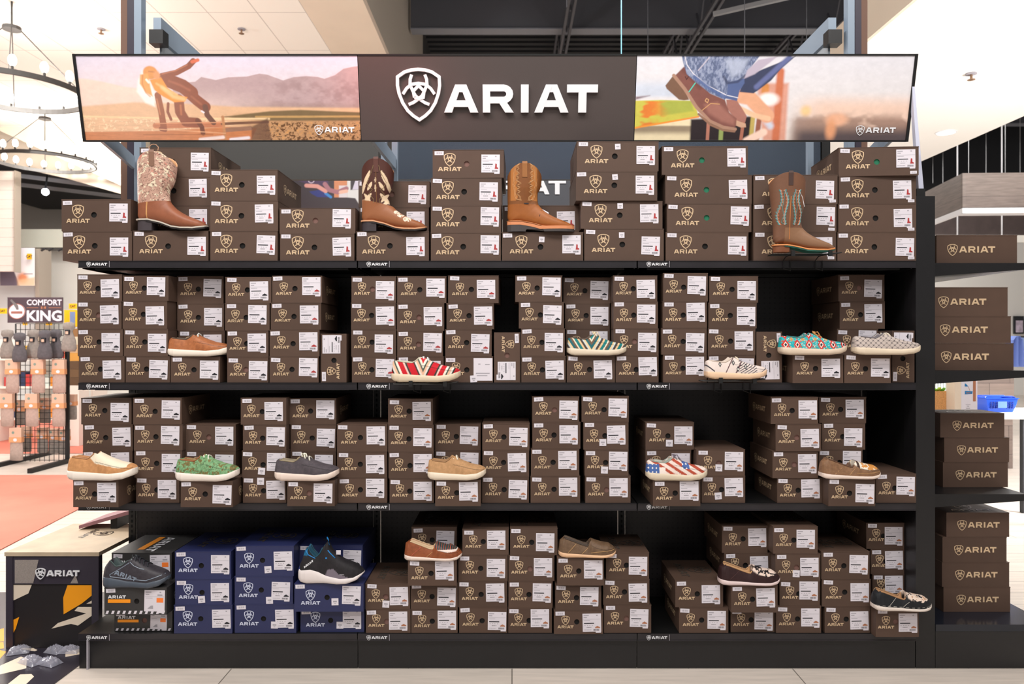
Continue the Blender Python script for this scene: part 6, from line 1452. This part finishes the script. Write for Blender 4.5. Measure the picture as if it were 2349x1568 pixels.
zq = WZ(885,7.0) + .0085; hq = (WZ(753,7.0) - zq)/7
for i in range(7):
    c = [(96,72,50),(110,84,58),(96,72,50),(206,150,70),(196,160,120),(226,206,180),(150,110,70)][i]
    o = MB().box(-.095, .095, .004, .24, 0, hq - .002).build('stacked_carton', mat('far_carton_%d' % i, C(*c), .7)); o.location = (WX(164,7.0), 7.0, zq + i*hq)
    tag(o, f"small carton under the yellow header, {ORD[i]} from the bottom", 'box', 'cartons under the yellow header')
# ------------------------------------------------------------------ fitting bench at the left end
Yb1 = .20; kb = 1/sc_at(Yb1)
def bx(px): return WX(px, Yb1)
def bz(py): return WZ(py, Yb1)
bn = thing('display_plinth', 'black framed display plinth with wooden top and white logo', 'plinth', (bx(121), Yb1, 0))
x0, x1 = bx(10) - bx(121), bx(227) - bx(121); zt_ = bz(1266); dep = .55
M_plum = mat('dark_plum_metal', C(52,46,58), .45)
M_ply = mat('pale_plywood', C(192,172,146), .55, noise=.12, nscale=9)
MB().box(x0, x1, 0, dep, zt_ - .018, zt_).build('wooden_top', M_ply, bn)
for xx in (x0 + .004, x1 - .036):
    for yy in (.004, dep - .036): MB().box(xx, xx + .032, yy, yy + .032, .003, zt_ - .0185).build('leg', M_plum, bn)
MB().box(x0 + .037, x1 - .037, .006, .012, bz(1340), zt_ - .0185).build('logo_panel', M_plum, bn)
mb = MB(); mb.poly([(x0+.045, bz(1338)), (x0+.13, bz(1338)), (x0+.155, bz(1284)), (x0+.045, bz(1284))], .0045); mb.build('perforated_inset', mat('beige_mesh', C(150,140,134), .6, noise=.3, nscale=500), bn); mb = MB(); mb.poly([(bx(160)-bx(121), bz(1338)), (bx(178)-bx(121), bz(1338)), (bx(172)-bx(121), bz(1318))], .0045); mb.build('perforated_inset', mat('beige_mesh', C(150,140,134), .6, noise=.3, nscale=500), bn)
o = logo_line(.0265, .006, k=1.05).build('logo', M_decal, bn, fix=True); o.location = (bx(133) - bx(121) , -.004, bz(1314))
pb_ = MB(); pb_.box(x0 + .037, x1 - .037, .0125, .0175, .004, bz(1341)).build('back_panel', mat('black_vinyl', C(30,26,28), .5), bn)
def inpoly(nm, pts, m, y): 
    mb = MB(); mb.poly([(bx(a) - bx(121), bz(b)) for a, b in pts][::-1], y); mb.build(nm, m, bn, fix=True)
M_orz = mat('amber_vinyl', C(248,160,16), .5); M_bone = mat('bone_vinyl', C(228,212,192), .5)
inpoly('orange_graphic', [(152,1343),(222,1343),(221,1356),(185,1385),(143,1410),(142,1372)], M_orz, .010)
inpoly('white_graphic', [(24,1342),(70,1342),(62,1362),(28,1378)], M_bone, .010)
inpoly('white_graphic', [(195,1386),(210,1377),(222,1376),(222,1384)], M_bone, .010); inpoly('white_graphic', [(168,1402),(176,1393),(222,1393),(222,1403),(176,1436),(160,1432),(115,1443),(130,1430),(195,1408)], M_bone, .010)
inpoly('orange_graphic', [(25,1424),(41,1416),(33,1442),(28,1452),(25,1436)], M_orz, .010)
beamo = MB(); beamo.add([(bx(60)-bx(121),-.01,.012),(bx(66)-bx(121),-.01,.012),(bx(150)-bx(121),.05,bz(1403)),(bx(146)-bx(121),.05,bz(1403))], [(0,1,2,3)])
o = link('engraved_logo', TOPL, bn, ((x0 + x1)/2 + .02, dep*.62, zt_ + .0008), (R(-90), 0, R(-90)), .030)
# slanted try-on mirror board standing on the plinth
sm_ = thing('slanted_board', 'purple edged slanted footrest board behind the display plinth', 'footrest', (WX(240,.62), .62, zt_ + .001))
mb = MB(); xa_, xb3 = WX(181,.62) - WX(240,.62), WX(330,.62) - WX(240,.62); za_ = 0; zb3 = .12
mb.add([(xa_,0,.003),(xb3,0,zb3-.02),(xb3,.25,zb3-.02),(xa_,.25,.003),(xa_,0,.020),(xb3,0,zb3),(xb3,.25,zb3),(xa_,.25,.020)], [(0,3,2,1),(4,5,6,7),(0,1,5,4),(1,2,6,5),(2,3,7,6),(3,0,4,7)]); mb.build('board', mat('mauve_edge_board', C(150,104,112), .5), sm_, fix=True)
MB().box(.02, .055, .02, .20, 0, .062).build('support', M_dsteel, sm_)
# printed floor mat beneath with crinkled plastic bags on it
def gxy(px, py, z=.0): d = F*(CZ - z)/(py - CY); return ((px - CX)*d/F, d - D0)
mt = thing('floor_mat', 'black printed floor mat with white and amber streaks at left', 'mat', (-2.3, 0, 0))
xr = -1.900; base = flat([(-3.3,-1.6),(xr,-1.6),(xr,1.0),(-3.3,1.0)], .0002, .003); o = base.build('mat_base', mat('dark_plum_vinyl', C(46,42,52), .30), mt); o.location = (2.3, 0, 0)
def mpoly(nm, pts, m, z=.0036):
    P_ = [gxy(a, b, z) for a, b in pts]; mb = MB(); mb.add([(x_, y_, z) for x_, y_ in P_], [tuple(range(len(P_)))]); o = mb.build(nm, m, mt, fix=True); o.location = (2.3, 0, 0)
mpoly('white_streak', [(76,1469),(92,1455),(168,1454),(176,1461),(180,1470)], M_bone); mpoly('white_streak', [(46,1488),(60,1478),(86,1490),(80,1493)], M_bone)
mpoly('white_streak', [(0,1546),(0,1526),(48,1505),(62,1510),(60,1532)], M_bone); mpoly('white_streak', [(18,1568),(46,1546),(72,1545),(78,1551),(58,1570)], M_bone)
mpoly('amber_streak', [(-30,1450),(9,1440),(9,1470),(-30,1474)], M_orz); mpoly('amber_streak', [(-30,1474),(8,1472),(9,1486),(-30,1492)], M_orz); mpoly('amber_streak', [(-30,1500),(0,1490),(14,1494),(0,1510),(-30,1524)], M_orz)
mpoly('white_streak', [(150,1495),(186,1486),(182,1500),(150,1506)], M_bone)
rs = random.Random(3)
M_plas = mat('crinkled_clear_plastic', C(190,190,206), .08, spec=1.0, bump=1.0, bscale=40, alpha=.45)
for i, (px, py, w_, d_) in enumerate(((32,1496,.045,.035),(62,1520,.055,.035),(104,1522,.05,.03),(118,1494,.04,.03),(152,1494,.045,.03))):
    x, y = gxy(px, py + 8, 0); P_ = []
    for a in range(19):
        row = []
        for b in range(15):
            u, v = a/18*2 - 1, b/14*2 - 1; h = .026*max(0, (1 - u*u))**.5*max(0, (1 - v*v))**.5*(1 + rs.uniform(-.28, .28)); row.append((u*w_, v*d_, h + .001))
        P_.append(row)
    mb = MB(); mb.grid(P_); o = mb.build('plastic_bag', M_plas, smooth=True); o.location = (x, y + d_, .0042); o.rotation_euler = (0, 0, R(rs.uniform(-30, 30)))
    tag(o, f"crinkled clear plastic bag on the floor mat, {ORD[i]} from left", 'bag', 'plastic bags on the floor mat')
MB_ = MB().box(WX(205,-.0)-.006, WX(205,0), -.012, .003, .0, .13)
tag(MB_.build('edge_strip', M_grey), 'thin pale vertical strip at the left end of the kick plate', 'trim')

# ------------------------------------------------------------------ lights
area('aisle_light', (-1.8, -2.6, 5.2), (R(38), 0, R(-6)), 3.2, 1.0, 178)
area('aisle_light', (1.8, -2.6, 5.2), (R(38), 0, R(6)), 3.2, 1.0, 112)
area('aisle_light', (0, -5.5, 4.8), (R(58), 0, 0), 5, 1.0, 105)
point('panel_fill', (.55, .62, 3.5), 22, (.9, .95, 1), .04)  # added point light without a fixture, brightens the hammered back panel
area('left_hall_light', (-6, 3.5, 5.4), (0, 0, 0), 4, 4, 260)
area('left_hall_light', (-6, 9.5, 4.6), (0, 0, 0), 4, 4, 260)
area('right_hall_light', (7.5, 6, 5.8), (0, 0, 0), 3, 4, 420)
area('right_hall_light', (8, 13, 5.8), (0, 0, 0), 3, 4, 420)
point('soffit_fill', (5.2, 2.2, 1.6), 470, (1, .99, .97), r=.3)  # added unseen fill in mid-air that whitens the soffit; no lamp stands here
point('left_ceiling_fill', (-5.2, 1.6, 2.2), 330, (1, .99, .97), r=.3)  # added out-of-view uplight, lifts the white ceiling on the left
sp = bpy.data.lights.new('red_sign_glow', 'SPOT'); sp.energy = 38; sp.color = (1, .12, .10); sp.spot_size = R(40); sp.spot_blend = 1; sp.shadow_soft_size = .15
so = bpy.data.objects.new('red_sign_glow', sp); COL.objects.link(so); so.location = (-.95, -.75, 3.15)
so.rotation_euler = (Vector((-.52, 0.03, 2.64)) - so.location).to_track_quat('-Z', 'Y').to_euler()
